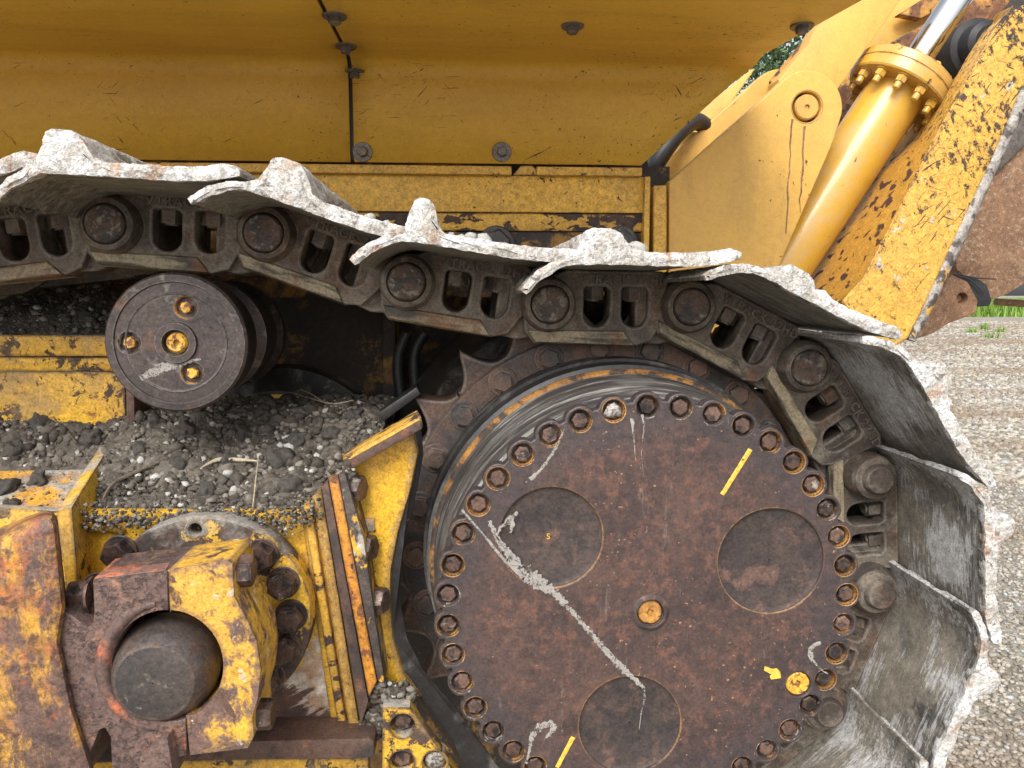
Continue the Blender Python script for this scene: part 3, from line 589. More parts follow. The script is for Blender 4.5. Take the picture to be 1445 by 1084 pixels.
# ---- hull side below the fender
def zp(py, Y): return P(700, py, Y).z
xe = P(908, 300, 1.76).x
box('hull_rail', -1.9, P(722, 240, 1.745).x, 1.742, 1.80, zp(247, 1.745), zp(234.5, 1.745), M['hull'], DOZ)
box('hull_rail', P(757, 240, 1.745).x, P(906, 240, 1.745).x, 1.742, 1.80, zp(247, 1.745), zp(234.5, 1.745), M['hull'], DOZ)
plate('hull_tab', [(724, 247), (735, 234), (752, 234), (762, 247)], 1.752, 0.04, M['hull'], DOZ, 0.002)
hp = box('hull_plate', -1.9, xe, 1.760, 1.80, zp(299.5, 1.76), zp(247.6, 1.76), M['hull'], DOZ)
h2 = box('hull_plate', -1.9, xe, 1.764, 1.80, zp(326, 1.764), zp(301, 1.764), M['scraped'], DOZ); h2['label'] = 'lower hull plate with most of its yellow paint scraped off'
box('hull_end_flange', P(908.6, 300, 1.75).x, P(917, 300, 1.75).x, 1.748, 1.80, zp(420, 1.75), zp(247, 1.75), M['hull'], DOZ)
hw = plate('hull_wall', [(-900, 180), (905, 180), (915, 235), (945, 235), (945, 330), (1010, 480), (1010, 1900), (-900, 1900)], 1.83, 0.03, M['shaded_hull'], DOZ, 0)
hw['label'] = 'grimy hull wall behind the track, coloured dark as if in shade'
box('belly_plate', -1.9, P(917, 300, 1.75).x, 1.772, 1.815, zp(420, 1.77), zp(327, 1.77), M['shaded_hull'], DOZ)
ME_big = mesh_of('big_bolt', *hexhead(0.034, 0.02, 0, 0.006, 0.042), [M['black']])
for px in (700, 875): put('big_bolt', ME_big, T(P(px, 345, 1.766)), hp)

# ---- rear brackets and hinge ears
plate('bracket_strip', [(922, 262), (941, 261), (941, 420), (922, 420)], 1.77, 0.05, M['hull'], DOZ)
def ear(dx, dy, Y, depth, hole, name, mat):
    s = 1.0
    arc = [(1139 + 50 * math.cos(a), 151 - 52 * math.sin(a)) for a in np.linspace(R(138), R(-12), 18)]
    o2 = [(944, 470), (944, 257)] + arc + [(1176, 200), (1110, 352), (1060, 470)]
    pts = [P(x + dx, y + dy, Y) for x, y in o2]; hs = []
    if hole:
        c = P(1139, 151, Y); hs = [circ(c.x, c.z, 0.0345, 32)]
    a, f = curve_mesh([(p.x, p.z) for p in pts], hs, Y, Y + depth, 0.003)
    return mk(name, a, f, mat, DOZ)
er = ear(0, 0, 1.79, 0.05, True, 'hinge_ear', M['bright_paint'])
c = P(1139, 151, 1.79)
lathe('ear_pin', c, [(0.001, 0.004), (0.005, 0.004), (0.0055, -0.001), (0.026, -0.001), (0.0285, 0.002), (0.0285, 0.05)], M['bright_paint'], er, 40)
lathe('pin_gap', c, [(0.036, 0.03), (0.001, 0.03)], M['rubber'], er, 32, False)
for k, (x0, y0, x1, y1) in enumerate([(1118, 168, 1108, 330), (1136, 178, 1128, 300)]):      # rust runs below the pin
    pts = [P(x0 + (x1 - x0) * t + random.uniform(-1.5, 1.5), y0 + (y1 - y0) * t, 1.7895) for t in np.linspace(0, 1, 14)]
    w_ = [0.0028 * (1 - 0.5 * t) * random.uniform(.5, 1.2) for t in np.linspace(0, 1, 14)]
    vv = [p + Vector((s * q, 0, 0)) for p, q in zip(pts, w_) for s in (-1, 1)]
    mk('rust_run', vv, [(2 * i, 2 * i + 1, 2 * i + 3, 2 * i + 2) for i in range(13)], M['rust_plain'], er)
ear(-36, -2, 2.0, 0.05, False, 'hinge_ear', M['bright_paint'])
plate('rear_plate', [(968, 172), (1060, 98), (1066, 97), (1035, 141), (1012, 180), (985, 215)], 2.12, 0.03, M['bright_paint'], DOZ)
tube('hose', [P(1010, 195, 2.05), P(985, 172, 2.0), P(960, 185, 1.95), P(930, 225, 1.93), P(915, 260, 1.95)], 0.022, M['rubber'], DOZ, 12)
tube('hose', [P(1002, 215, 2.08), P(980, 194, 2.04), P(963, 205, 2.02), P(950, 235, 2.02)], 0.014, M['bright_paint'], DOZ, 10)
plate('recess_shade', [(880, 130), (955, 160), (985, 190), (1010, 215), (1010, 330), (880, 330)], 2.2, 0.03, M['rubber'], DOZ)  # black sheet standing in for the shade inside the hull slot
# tall arm behind the ear
plate('lift_arm', [(1098, 112), (1140, 62), (1150, 40), (1222, -30), (1292, -30), (1185, 122), (1150, 175), (1110, 160)], 1.90, 0.06, M['bright_paint'], DOZ, 0.004)
loft('arm_edge', [P(1084, 116, 1.96), P(1150, 36, 1.96), P(1222, -30, 1.96), P(1230, -30, 1.96), P(1153, 45, 1.96), P(1096, 116, 1.96)],
     [P(1086, 118, 2.06), P(1148, 42, 2.06), P(1216, -22, 2.06), P(1226, -24, 2.06), P(1150, 50, 2.06), P(1098, 118, 2.06)], M['rusty_paint'], DOZ)
# ripper linkage far behind the cylinder
plate('linkage_plate', [(1200, 90), (1240, 20), (1275, -20), (1370, -20), (1345, 20), (1300, 62), (1240, 75)], 2.35, 0.05, M['bright_paint'], DOZ, .005)
plate('linkage_lip', [(1268, 20), (1300, 0), (1345, -15), (1352, 0), (1300, 26)], 2.30, 0.03, M['rusty_paint'], DOZ, .004)
plate('linkage_link', [(1180, 135), (1190, 105), (1235, 72), (1330, 20), (1345, 40), (1290, 95), (1225, 120), (1195, 200)], 2.25, 0.06, M['rusty_paint'], DOZ, .008)
plate('linkage_shade', [(1160, 100), (1300, 60), (1345, -10), (1480, -30), (1480, 210), (1330, 240), (1180, 330)], 2.55, 0.05, M['shaded_hull'], DOZ, .002)  # dark sheet painted as the shaded interior behind the linkage
plate('linkage_plate', [(1350, 45), (1366, 2), (1378, -30), (1450, -30), (1412, 20), (1385, 45), (1372, 62)], 2.15, 0.05, M['rusty_paint'], DOZ, .005)
q = P(1392, 62, 2.1); lathe('linkage_bushing', q, [(0.001, -0.02), (0.045, -0.02), (0.06, -0.01), (0.063, 0.03), (0.08, 0.035), (0.08, 0.1)], M['rubber'], DOZ, 32)

# ---- hydraulic cylinder (lies in an upright plane)
HY = 1.925; KS = 1.925 / 1.80
pa, pb = P(1072, 424, HY), P(1266, 128, HY); ax = (pb - pa).normalized()
rotA = Vector((0, 1, 0)).rotation_difference(ax).to_matrix().to_4x4()
def alath(name, base, prof, mat, parent, n=48):
    v, f = lathe_vf([(r_ * KS, y_) for r_, y_ in prof], n); v = [base + (rotA @ Vector(p)) for p in v]; return mk(name, v, f, mat, parent, ang=30)
k = HY / 1085
barrel = alath('hydraulic_cylinder', pa, [(0.066, 0), (0.069, 0.004), (0.069, (pb - pa).length - 0.004)], M['gloss_yellow'], DOZ, 64)
alath('gland', pb, [(0.112, -0.012), (0.115, -0.008), (0.115, 0.016), (0.113, 0.0175), (0.113, 0.019), (0.115, 0.0205), (0.115, 0.040), (0.110, 0.045), (0.036, 0.045)], M['gloss_yellow'], barrel, 64)
alath('piston_rod', pb, [(0.0315, 0.04), (0.0315, 0.42)], M['chrome'], barrel, 48)
hv, hf = join(hexhead(0.013, 0.016, 0.0, 0.003, 0.0155), lathe_vf([(0.0085, -0.018), (0.0085, -0.033), (0.007, -0.035)], 12))
ME_gb = mesh_of('gland_bolt', hv, hf, [M['gloss_yellow']])
ME_gt = mesh_of('gland_stud', *hexhead(0.010, 0.010, 0), [M['gloss_yellow']])
for i in range(12):
    a = 2 * math.pi * i / 12 + 0.35
    o_ = rotA @ Vector((0.0935 * KS * math.cos(a), 0, 0.0935 * KS * math.sin(a)))
    put('gland_bolt', ME_gb, T(pb + o_ + ax * -0.012) @ rotA, barrel)
    put('gland_stud', ME_gt, T(pb + o_ + ax * 0.045) @ rotA @ Matrix.Rotation(math.pi, 4, 'X'), barrel)

# ---- ripper beam on the right: bright front face, speckled shaded flank
Fr = [(1445, 5), (1418, 22), (1392, 62), (1320, 192), (1270, 292), (1218, 392), (1188, 425), (1215, 520), (1282, 478), (1306, 430), (1352, 328), (1402, 222), (1440, 130), (1500, 30)]
A = [P(x, y, 1.72) for x, y in Fr]
beam = loft('ripper_beam', A, [p + Vector((0.02, 0.10, 0)) for p in A], M['beam_paint'], DOZ, 0.008, 3)
fk = [(1430, 8), (1390, 62), (1318, 192), (1268, 292), (1216, 392), (1180, 430)]
bk = [(1405, 20), (1352, 112), (1262, 205), (1165, 300), (1090, 400), (1040, 470)]
A = [P(x, y, 1.73) for x, y in fk]; B = [P(x, y, 2.15) for x, y in bk]
n_ = len(A); v = A + B + [p + Vector((0.03, 0.02, 0)) for p in A] + [p + Vector((0.03, 0.02, 0)) for p in B]
f = [(i, i + 1, n_ + i + 1, n_ + i) for i in range(n_ - 1)] + [(2 * n_ + i + 1, 2 * n_ + i, 3 * n_ + i, 3 * n_ + i + 1) for i in range(n_ - 1)]
mk('beam_flank', v, f, M['speckled_paint'], DOZ, ang=60)
tube('beam_edge', [P(x, y, 1.735) for x, y in [(1450, 118), (1402, 224), (1353, 330), (1307, 430), (1284, 480)]], [0.022, 0.016, 0.018, 0.016, 0.012], M['worn_edge'], DOZ, 10)['label'] = 'worn bare steel edge of the ripper beam'
plate('ripper_shank', [(1400, 205), (1450, 130), (1600, 120), (1600, 380), (1450, 398), (1422, 416), (1398, 424), (1350, 380), (1345, 330)], 2.3, 0.12, M['rust_plain'], DOZ, 0.01)['label'] = 'brown rusted ripper shank at the far right'
plate('shank_shadow', [(1385, 250), (1420, 150), (1480, 100), (1480, 170), (1410, 240)], 2.28, 0.02, M['washer'], DOZ)  # dark grey plate in place of the shadow on the shank
lugp = [P(x, y, 2.0) for x, y in [(1280, 480), (1300, 420), (1345, 388), (1366, 398), (1380, 424), (1378, 442), (1340, 456), (1318, 470), (1308, 474)]]
cq = P(1358, 421, 2.0)
a, f = curve_mesh([(p.x, p.z) for p in lugp], [circ(cq.x, cq.z, 0.015, 20)], 2.0, 2.05, 0.003)
lug = mk('ripper_lug', a, f, M['rust_plain'], DOZ); lathe('lug_pin', (cq.x, 2.0, cq.z), [(0.010, 0.02), (0.010, 0.06)], M['rust_plain'], lug, 20)
plate('rubber_flap', [(1348, 388), (1375, 390), (1393, 402), (1400, 425), (1396, 432), (1380, 433), (1376, 418), (1366, 400)], 2.10, 0.02, M['rubber'], DOZ, 0.003)
for q in ([(1345, 386), (1375, 392), (1405, 394)], [(1350, 389), (1370, 396), (1388, 414)]): tube('frayed_cord', [P(x, y, 2.09) for x, y in q], 0.002, M['rubber'], DOZ, 5)
tube('tie_rod', [P(1405, 426, 2.5), P(1500, 432, 2.5)], 0.012, M['rust_plain'], DOZ, 10)

# ================================================================ TRACK
PIN_Y = 1.245
pins_px = [(-310, 395), (-80, 343), (145, 315), (370, 328), (573, 398), (777, 430), (978, 433), (1145, 520), (1238, 676), (1240, 838), (1168, 1004), (1020, 1125)]
PINS = [P(x, y, PIN_Y) for x, y in pins_px]
PT = 0.235
def link_vf():
    """near link: u along x from pin to pin, v outward along z, y = 0 at the pin end"""
    ol = [(0.045 * math.cos(a), 0.045 * math.sin(a)) for a in np.linspace(R(100), R(200), 10)]
    body = ol + [(-0.040, -0.045), (-0.024, -0.064), (0.150, -0.068), (0.176, -0.060), (0.196, -0.025), (0.198, 0.02), (0.205, 0.05), (0.19, 0.058), (0.03, 0.058), (0.012, 0.05)]
    def win(u0, u1, t, b):
        r = (u1 - u0) / 2; c_ = (u0 + u1) / 2
        return [(u0 + 0.003, t), (u1 - 0.006, t), (u1, t - 0.007), (u1, b + r)] + [(c_ + r * math.cos(a), b + r + r * math.sin(a)) for a in np.linspace(0, -math.pi, 10)][1:-1] + [(u0, b + r), (u0, t - 0.004)]
    holes = [win(0.060, 0.103, 0.030, -0.036), win(0.124, 0.168, 0.030, -0.036)]
    A_ = curve_mesh(body, holes, 0.035, 0.088, 0.004)
    far = [(0.176, 0.05), (0.150, 0.02), (0.150, -0.062), (0.19, -0.067), (0.226, -0.058), (0.262, -0.04)] + [(PT + 0.044 * math.cos(a), 0.044 * math.sin(a)) for a in np.linspace(R(-45), R(110), 12)] + [(0.20, 0.056)]
    B_ = curve_mesh(far, [], 0.052, 0.098, 0.004)
    boss = lathe_vf([(0.0305, 0.034), (0.0305, 0.010), (0.033, 0.006), (0.040, 0.009), (0.045, 0.020), (0.047, 0.04)], 36, False)
    return A_, B_, boss
LA, LB, LBo = link_vf()
lv, lf = join(LA, LB, LBo); ME_link = mesh_of('track_link', lv, lf, [M['chain']], ang=40)
rv, rf = [], []
rs = [(-0.037, -0.040), (-0.022, -0.0655), (0.150, -0.0695), (0.128, -0.040)]
rv = [(u, 0.030, w) for u, w in [(-0.033, -0.044), (-0.020, -0.062), (0.146, -0.066), (0.127, -0.044)]] + [(u, 0.040, w) for u, w in rs] + [(u, 0.0865, w) for u, w in rs]
rf = [(0, 1, 2, 3)] + [(k * 4 + i, k * 4 + (i + 1) % 4, (k + 1) * 4 + (i + 1) % 4, (k + 1) * 4 + i) for k in (0, 1) for i in range(4)] + [(11, 10, 9, 8)]
ME_rail = mesh_of('link_rail', rv, rf, [M['rail']], bevel=0.002)
pv, pf = lathe_vf([(0.001, 0.0008), (0.004, 0.0), (0.0265, 0.0), (0.029, 0.0025), (0.0298, 0.006), (0.0298, 0.3)], 36)
ME_pin = mesh_of('track_pin', pv, pf, [M['pin_face']])
pv, pf = lathe_vf([(0.001, 0.0008), (0.022, 0.0), (0.0248, 0.003), (0.0255, 0.006), (0.0275, 0.012), (0.036, 0.015), (0.0395, 0.022), (0.0395, 0.07)], 36)
ME_pin_long = mesh_of('protruding_track_pin', pv, pf, [M['chain']])
def nut_vf():
    v, f = [], []
    r = 0.0195
    for (rr, z) in ((r, 0.030), (r, 0.012), (r * 0.93, 0.009)):
        for i in range(6):
            a = math.pi / 3 * i + 0.25; v.append((rr * math.cos(a), rr * math.sin(a), z))
    for k in range(2):
        for i in range(6):
            j = (i + 1) % 6; f.append((k * 6 + i, k * 6 + j, (k + 1) * 6 + j, (k + 1) * 6 + i))
    f.append(tuple(range(12, 18)))
    sv_ = [(0.011 * math.cos(2 * math.pi * i / 12), 0.011 * math.sin(2 * math.pi * i / 12), z) for z in (0.012, 0.006) for i in range(12)]
    sf = [(i, (i + 1) % 12, 12 + (i + 1) % 12, 12 + i) for i in range(12)] + [tuple(range(12, 24))]
    return join((v, f), (sv_, sf))
ME_nut = mesh_of('shoe_nut', *nut_vf(), [M['chain']])
bv, bf = lathe_vf([(0.034, 0.085), (0.036, 0.09), (0.036, 0.26), (0.034, 0.265)], 28)
ME_bush = mesh_of('bushing', bv, bf, [M['chain']])
# raised foundry lettering
tc_ = bpy.data.curves.new('lettering', 'FONT'); tc_.body = 'VTRACK 22HD'; tc_.size = 0.021; tc_.extrude = 0.0022; tc_.bevel_depth = 0.0004; tc_.space_character = 1.12
to_ = bpy.data.objects.new('lettering', tc_); COL.objects.link(to_)
me_t = bpy.data.meshes.new_from_object(to_.evaluated_get(bpy.context.evaluated_depsgraph_get())); bpy.data.objects.remove(to_)
me_t.transform(Matrix.Rotation(R(90), 4, 'X')); me_t.transform(T(Vector((0.050, 0.0345, 0.0355)))); me_t.materials.clear(); me_t.materials.append(M['chain'])
lettering_me = me_t

# track shoe profile (u, v): curved leading lip, tall grouser, plate, trailing lip
def shoe_up(pu, ph, pw, sh=0.0):
    return [(-0.060 + sh, 0.022), (-0.054 + sh, 0.030), (-0.038 + sh, 0.046), (-0.020 + sh, 0.057), (pu - pw * 0.95, 0.066), (pu - pw * 0.62, 0.074), (pu - pw * 0.50, ph - 0.016), (pu - pw * 0.40, ph - 0.004), (pu - pw * 0.22, ph), (pu + pw * 0.22, ph), (pu + pw * 0.46, ph - 0.005), (pu + pw * 0.66, ph - 0.018), (pu + pw * 0.9, 0.078), (pu + pw * 1.25, 0.0725), (0.14, 0.072), (0.16, 0.072), (0.20, 0.075), (0.225, 0.080), (0.240, 0.077)]
UP = shoe_up(0.036, 0.100, 0.032)
SHAPES = {0: (0.030, 0.108, 0.040), 1: (0.026, 0.108, 0.042), 2: (0.024, 0.110, 0.042), 3: (0.046, 0.110, 0.044), 4: (0.022, 0.113, 0.026), 5: (0.046, 0.104, 0.050), 6: (0.060, 0.088, 0.050), 7: (0.05, 0.098, 0.042)}
LO = [(0.240, 0.070), (0.222, 0.066), (0.20, 0.061), (0.16, 0.0585), (0.10, 0.0585), (0.04, 0.0585), (0.0, 0.0575), (-0.018, 0.049), (-0.038, 0.036), (-0.056, 0.017)]
S_Y0, S_Y1 = 1.062 - PIN_Y, 1.66 - PIN_Y
def shoe_vf(UP):
    loop = UP + LO; n = len(loop); ys = np.linspace(S_Y0, S_Y1, 6)
    v = [(u, y, w) for y in ys for (u, w) in loop]
    f = [(k * n + i, (k + 1) * n + i, (k + 1) * n + (i + 1) % n, k * n + (i + 1) % n) for k in range(5) for i in range(n)]
    f += [tuple(range(n)), tuple(range(6 * n - 1, 5 * n - 1, -1))]
    return v, f
def resample(pl, n):
    p = np.array(pl); s = np.r_[0, np.cumsum(np.hypot(*np.diff(p, axis=0).T))]; t = np.linspace(0, s[-1], n)
    return np.c_[np.interp(t, s, p[:, 0]), np.interp(t, s, p[:, 1])]
def crust(name, seed, thick, mw, parent, mat, UP):
    """dried mud on the outer face and over the near edge of a shoe, lumpy and ragged"""
    up = resample(UP, 110); lo = resample(LO, 70)
    nx = len(up) + len(lo); base = np.r_[up, lo]
    t = np.roll(base, -1, 0) - np.roll(base, 1, 0); nrm = np.c_[-t[:, 1], t[:, 0]]; nrm /= np.linalg.norm(nrm, axis=1)[:, None] + 1e-9
    ys = np.r_[S_Y0 - 0.012, S_Y0 - 0.010, S_Y0 - 0.004, np.linspace(S_Y0 + 0.004, S_Y0 + 0.05, 8), np.linspace(S_Y0 + 0.065, S_Y1 - 0.03, 22)]
    V = []
    for j, y in enumerate(ys):
        for i in range(nx):
            p = base[i]; top = i < len(up); kk = Vector((p[0] * 1.0 + seed * 3.1, y, p[1]))
            a = mnoise.fractal(kk * 75, 0.7, 2.0, 3); b = mnoise.noise(kk * 9)
            h = thick * (0.75 + 0.75 * a + 0.5 * b)
            if not top:                                   # underside: only a ragged rim hangs over the edge
                rim = 0.004 + 0.009 * max(0, mnoise.noise(Vector((p[0] * 40 + seed, 0, 7))))
                h = min(h, 0.0025) if y < S_Y0 + rim else -0.004
            else:
                h = h * (1.0 if y < S_Y0 + .08 else 0.75) + 0.0015
                if y > S_Y0 + .05 and a < -0.12 + .15 * b: h = -0.003
            if j == 0: h = -0.005
            yy = y + (0.004 * mnoise.noise(Vector((p[0] * 60 + seed * 5, p[1] * 60, 3))) if j < 5 else 0)
            V.append((p[0] + nrm[i, 0] * h, yy, p[1] + nrm[i, 1] * h))
    Fc = [(j * nx + i, j * nx + (i + 1) % nx, (j + 1) * nx + (i + 1) % nx, (j + 1) * nx + i) for j in range(len(ys) - 1) for i in range(nx)]
    nu = len(up); nl = len(lo)
    for i in range(nu - 1):                               # near end cap: strip between the upper and the lower line
        a0 = min(nl - 1, int(round(i * (nl - 1) / (nu - 1)))); a1 = min(nl - 1, int(round((i + 1) * (nl - 1) / (nu - 1))))
        L0, L1 = nu + nl - 1 - a0, nu + nl - 1 - a1
        Fc.append((i, L0, L1, i + 1) if L0 != L1 else (i, L0, i + 1))
    me = mesh_of(name, V, Fc, [mat], ang=60)
    return put(name, me, mw, parent)
link_names = {2: 'link left of the carrier roller', 3: 'link above and right of the carrier roller'}
for i in range(len(PINS) - 1):
    a, b = PINS[i], PINS[i + 1]; dv = b - a; L = math.hypot(dv.x, dv.z)
    ang = -math.atan2(dv.z, dv.x)
    base = T(a) @ Matrix.Rotation(ang, 4, 'Y'); mw = base @ Matrix.Diagonal((L / PT, 1, 1, 1))
    lk = put('track_link', ME_link, mw, DOZ)
    put('link_rail', ME_rail, mw, lk)
    long_ = i in (8, 9, 10)
    if long_: put('track_pin', ME_pin_long, base @ T(Vector((0, -0.012, 0))), lk)
    else: put('track_pin', ME_pin, base, lk)
    for u in (0.0795, 0.145): put('shoe_nut', ME_nut, mw @ T(Vector((u, 0.062, 0))) @ Matrix.Rotation(random.random(), 4, 'Z'), lk)
    if i < 8: put('raised_lettering', lettering_me, mw, lk)
    put('bushing', ME_bush, base, DOZ)
    put('track_link', ME_link, mw @ T(Vector((0, 0.36, 0))) @ Matrix.Diagonal((1, -1, 1, 1)), DOZ)
    steep = i >= 7
    drop = T(Vector((.010 if i < 4 else 0, 0, [-.010, -.010, -.010, -.010, -.004, 0, 0, 0, 0, 0, 0, 0][i])))
    up = shoe_up(*SHAPES.get(i, (0.036, 0.100, 0.034)))
    sh = put('track_shoe', mesh_of('track_shoe', *shoe_vf(up), [M['shoe'] if steep else M['shoe_top']], ang=50), mw @ drop, DOZ); mw = mw @ drop
    sh['label'] = 'track shoe with black scoured inner face' if steep else 'track shoe with grey underside and white caked mud on top'
    crust('dried_mud', i + 1, 0.0021 if not steep else 0.0022, mw, sh, M['mud'], up)

# ---- carrier roller
rc = P(248, 484, 1.215)
rol = lathe('carrier_roller', rc, [(0.091, 0.006), (0.0935, 0.0), (0.104, 0.0), (0.1075, 0.004), (0.1075, 0.013), (0.102, 0.019), (0.1005, 0.024), (0.1005, 0.085), (0.095, 0.095), (0.080, 0.105), (0.080, 0.15), (0.098, 0.16), (0.098, 0.19), (0.09, 0.195), (0.09, 0.27), (0.1, 0.28), (0.1, 0.30)], M['roller'], DOZ, 72, False)
b3 = [P(261, 434, 1.215), P(181, 484, 1.215), P(270, 527, 1.215)]
hl = [circ(p.x - rc.x, p.z - rc.z, 0.0165, 20) for p in b3]
fa, ff = curve_mesh(circ(0, 0, 0.0945, 72), hl + [circ(0, 0, 0.020, 32)], 0.003, 0.012, 0.0015)
fv, f2 = join((fa, ff), lathe_vf([(0.001, 0.012), (0.094, 0.012)], 48, False), lathe_vf([(0.0735, 0.0035), (0.0745, 0.0015), (0.0765, 0.0012), (0.078, 0.0035)], 72, False), lathe_vf([(0.020, 0.004), (0.0205, -0.003), (0.031, -0.003), (0.033, 0.003)], 40, False))
fo = mk('roller_face', [(p[0] + rc.x, p[1] + rc.y, p[2] + rc.z) for p in fv], f2, M['roller'], rol)
hv, hf = hexhead(0.0095, 0.009, 0.011); cv, cf = lathe_vf([(0.0166, 0.0115), (0.0158, 0.0105), (0.0160, 0.004), (0.0172, 0.0022)], 24, False)
jv, jf = join((hv, hf), (cv, cf))
ME_rb = mesh_of('roller_bolt', jv, jf, [M['plug_yellow'], M['rust_yellow']], [0] * len(hf) + [1] * len(cf))
for p in b3: put('roller_bolt', ME_rb, T(Vector((p.x, rc.y, p.z))), rol)
lathe('roller_plug', rc, [(0.0045, 0.010), (0.005, 0.002), (0.013, 0.001), (0.0165, 0.006), (0.0165, 0.011)], M['plug_yellow'], rol, 24)

# ================================================================ FINAL DRIVE
CXZ = (0.265, 1.2117); RC = 0.2893; CY0 = 1.03
cc = Vector((CXZ[0], CY0, CXZ[1]))
bolts_px = [(866, 578), (914, 574), (961, 574), (1008, 583), (1050, 600), (1089, 622), (1123, 650), (1151, 682), (1173, 716), (1190, 755), (1198, 797), (1201, 839), (1197, 882), (1185, 923), (1166, 960), (1145, 996), (1115, 1030), (1082, 1058), (1045, 1078), (819, 594), (776, 614), (738, 642), (702, 675), (675, 712), (651, 752), (635, 797), (627, 840), (625, 884), (633, 926), (648, 965), (664, 1003), (692, 1036), (722, 1063), (757, 1080)]
angs = []
for b in bolts_px:
    p = P(*b, CY0); angs.append(math.atan2(p.z - cc.z, p.x - cc.x))
angs += [R(-85), R(-94), R(-103), R(-76), R(-110.5), R(-68)]
RB = 0.2865
def cov_outline():
    out = []
    for i in range(720):
        a = 2 * math.pi * i / 720 - math.pi
        d = min(abs((a - q + math.pi) % (2 * math.pi) - math.pi) for q in angs) * RB
        out.append(((RB + 0.0075 + 0.0125 * max(0, 1 - (d / 0.0185) ** 2) ** 0.5) * math.cos(a), (RB + 0.0075 + 0.0125 * max(0, 1 - (d / 0.0185) ** 2) ** 0.5) * math.sin(a)))
    return out
rec = [(778, 759, 0.0715), (1088, 792, 0.0765), (889, 1023, 0.0735)]
recw = []
for (x, y, r) in rec:
    p = P(x, y, CY0); recw.append((p.x - cc.x, p.z - cc.z, r))
holes = [circ(RB * math.cos(a), RB * math.sin(a), 0.0150, 20) for a in angs] + [circ(x, z, r, 64) for x, z, r in recw]
pl_px = [(918, 865, 0.0185), (1127, 966, 0.0185)]
plw = []
for (x, y, r) in pl_px:
    p = P(x, y, CY0); plw.append((p.x - cc.x, p.z - cc.z, r)); holes.append(circ(p.x - cc.x, p.z - cc.z, r, 28))
ca, cf_ = curve_mesh(cov_outline(), holes, 0.0, 0.022, 0.0022)
me = mesh_of('final_drive_cover', ca, cf_, [M['cover']], ang=30)
drive = put('final_drive_cover', me, T(cc), DOZ); drive['label'] = 'round rust-brown final drive cover ringed with bolts'
for x, z, r in recw:
    v, f = lathe_vf([(0.001, 0.0060), (r * 0.90, 0.0060), (r * 0.975, 0.0048), (r + 0.002, 0.0025)], 64, False)
    put('recessed_disc', mesh_of('recessed_disc', v, f, [M['cover_dark']]), T(cc + Vector((x, 0, z))), drive)
hv, hf = hexhead(0.0118, 0.011, 0.0135); sv_, sf_ = lathe_vf([(0.004, 0.0023), (0.0065, 0.0023)], 6, False)
cv, cf2 = lathe_vf([(0.0152, 0.014), (0.0146, 0.0135), (0.0147, 0.003), (0.0156, 0.0008), (0.0170, -0.0004), (0.0176, 0.0004)], 28, False)
fv_, ff_ = lathe_vf([(0.001, 0.0137), (0.0149, 0.0137)], 28, False)
jv, jf = join((hv, hf), (fv_, ff_), (cv, cf2))
ME_cb = mesh_of('cover_bolt', jv, jf, [M['hex'], M['rust_yellow']], [0] * (len(hf) + len(ff_)) + [1] * len(cf2))
for i, a in enumerate(angs):
    o = put('cover_bolt', ME_cb, T(cc + Vector((RB * math.cos(a), 0, RB * math.sin(a)))) @ Matrix.Rotation(random.random() * 2, 4, 'Y'), drive)
    if i == 0: o['label'] = 'cover bolt caked with pale dried mud'
# a lump of pale mud on one bolt
p = cc + Vector((RB * math.cos(angs[0]), 0.0035, RB * math.sin(angs[0])))
lump = IV * np.array([0.0135, 0.006, 0.0135]) * (1 + rng.uniform(-.25, .25, (len(IV), 1))) + np.array(p)
mk('mud_lump', lump, [tuple(q) for q in IF], M['streak'], drive, ang=80)
def plug(x, z, mat, sq=True):
    v, f = lathe_vf([(0.001, 0.008), (0.0055, 0.007), (0.0065, 0.0015), (0.0155, 0.0005), (0.0172, 0.002), (0.0172, 0.015)], 36)
    # square drive: squeeze the inner two rings to a square
    v = [(q[0] if math.hypot(q[0], q[2]) > 0.007 else 0.8 * max(-.0055, min(.0055, q[0] * 1.35)), q[1], q[2] if math.hypot(q[0], q[2]) > 0.007 else 0.8 * max(-.0055, min(.0055, q[2] * 1.35))) for q in v]
    return put('drain_plug', mesh_of('drain_plug', v, f, [mat]), T(cc + Vector((x, 0.001, z))) @ Matrix.Rotation(0.5, 4, 'Y'), drive)
plug(plw[0][0], plw[0][1], M['rust_yellow'])['label'] = 'yellow-rusted plug in the middle of the cover'
plug(plw[1][0], plw[1][1], M['plug_yellow'])['label'] = 'bright yellow plug near the cover rim'
v, f = lathe_vf([(0.0188, 0.001), (0.0192, -0.002), (0.021, -0.003), (0.0245, -0.0022), (0.0275, 0.0002)], 40, False)
put('plug_collar', mesh_of('plug_collar', v, f, [M['cover_dark']]), T(cc + Vector((plw[0][0], 0, plw[0][1]))), drive)
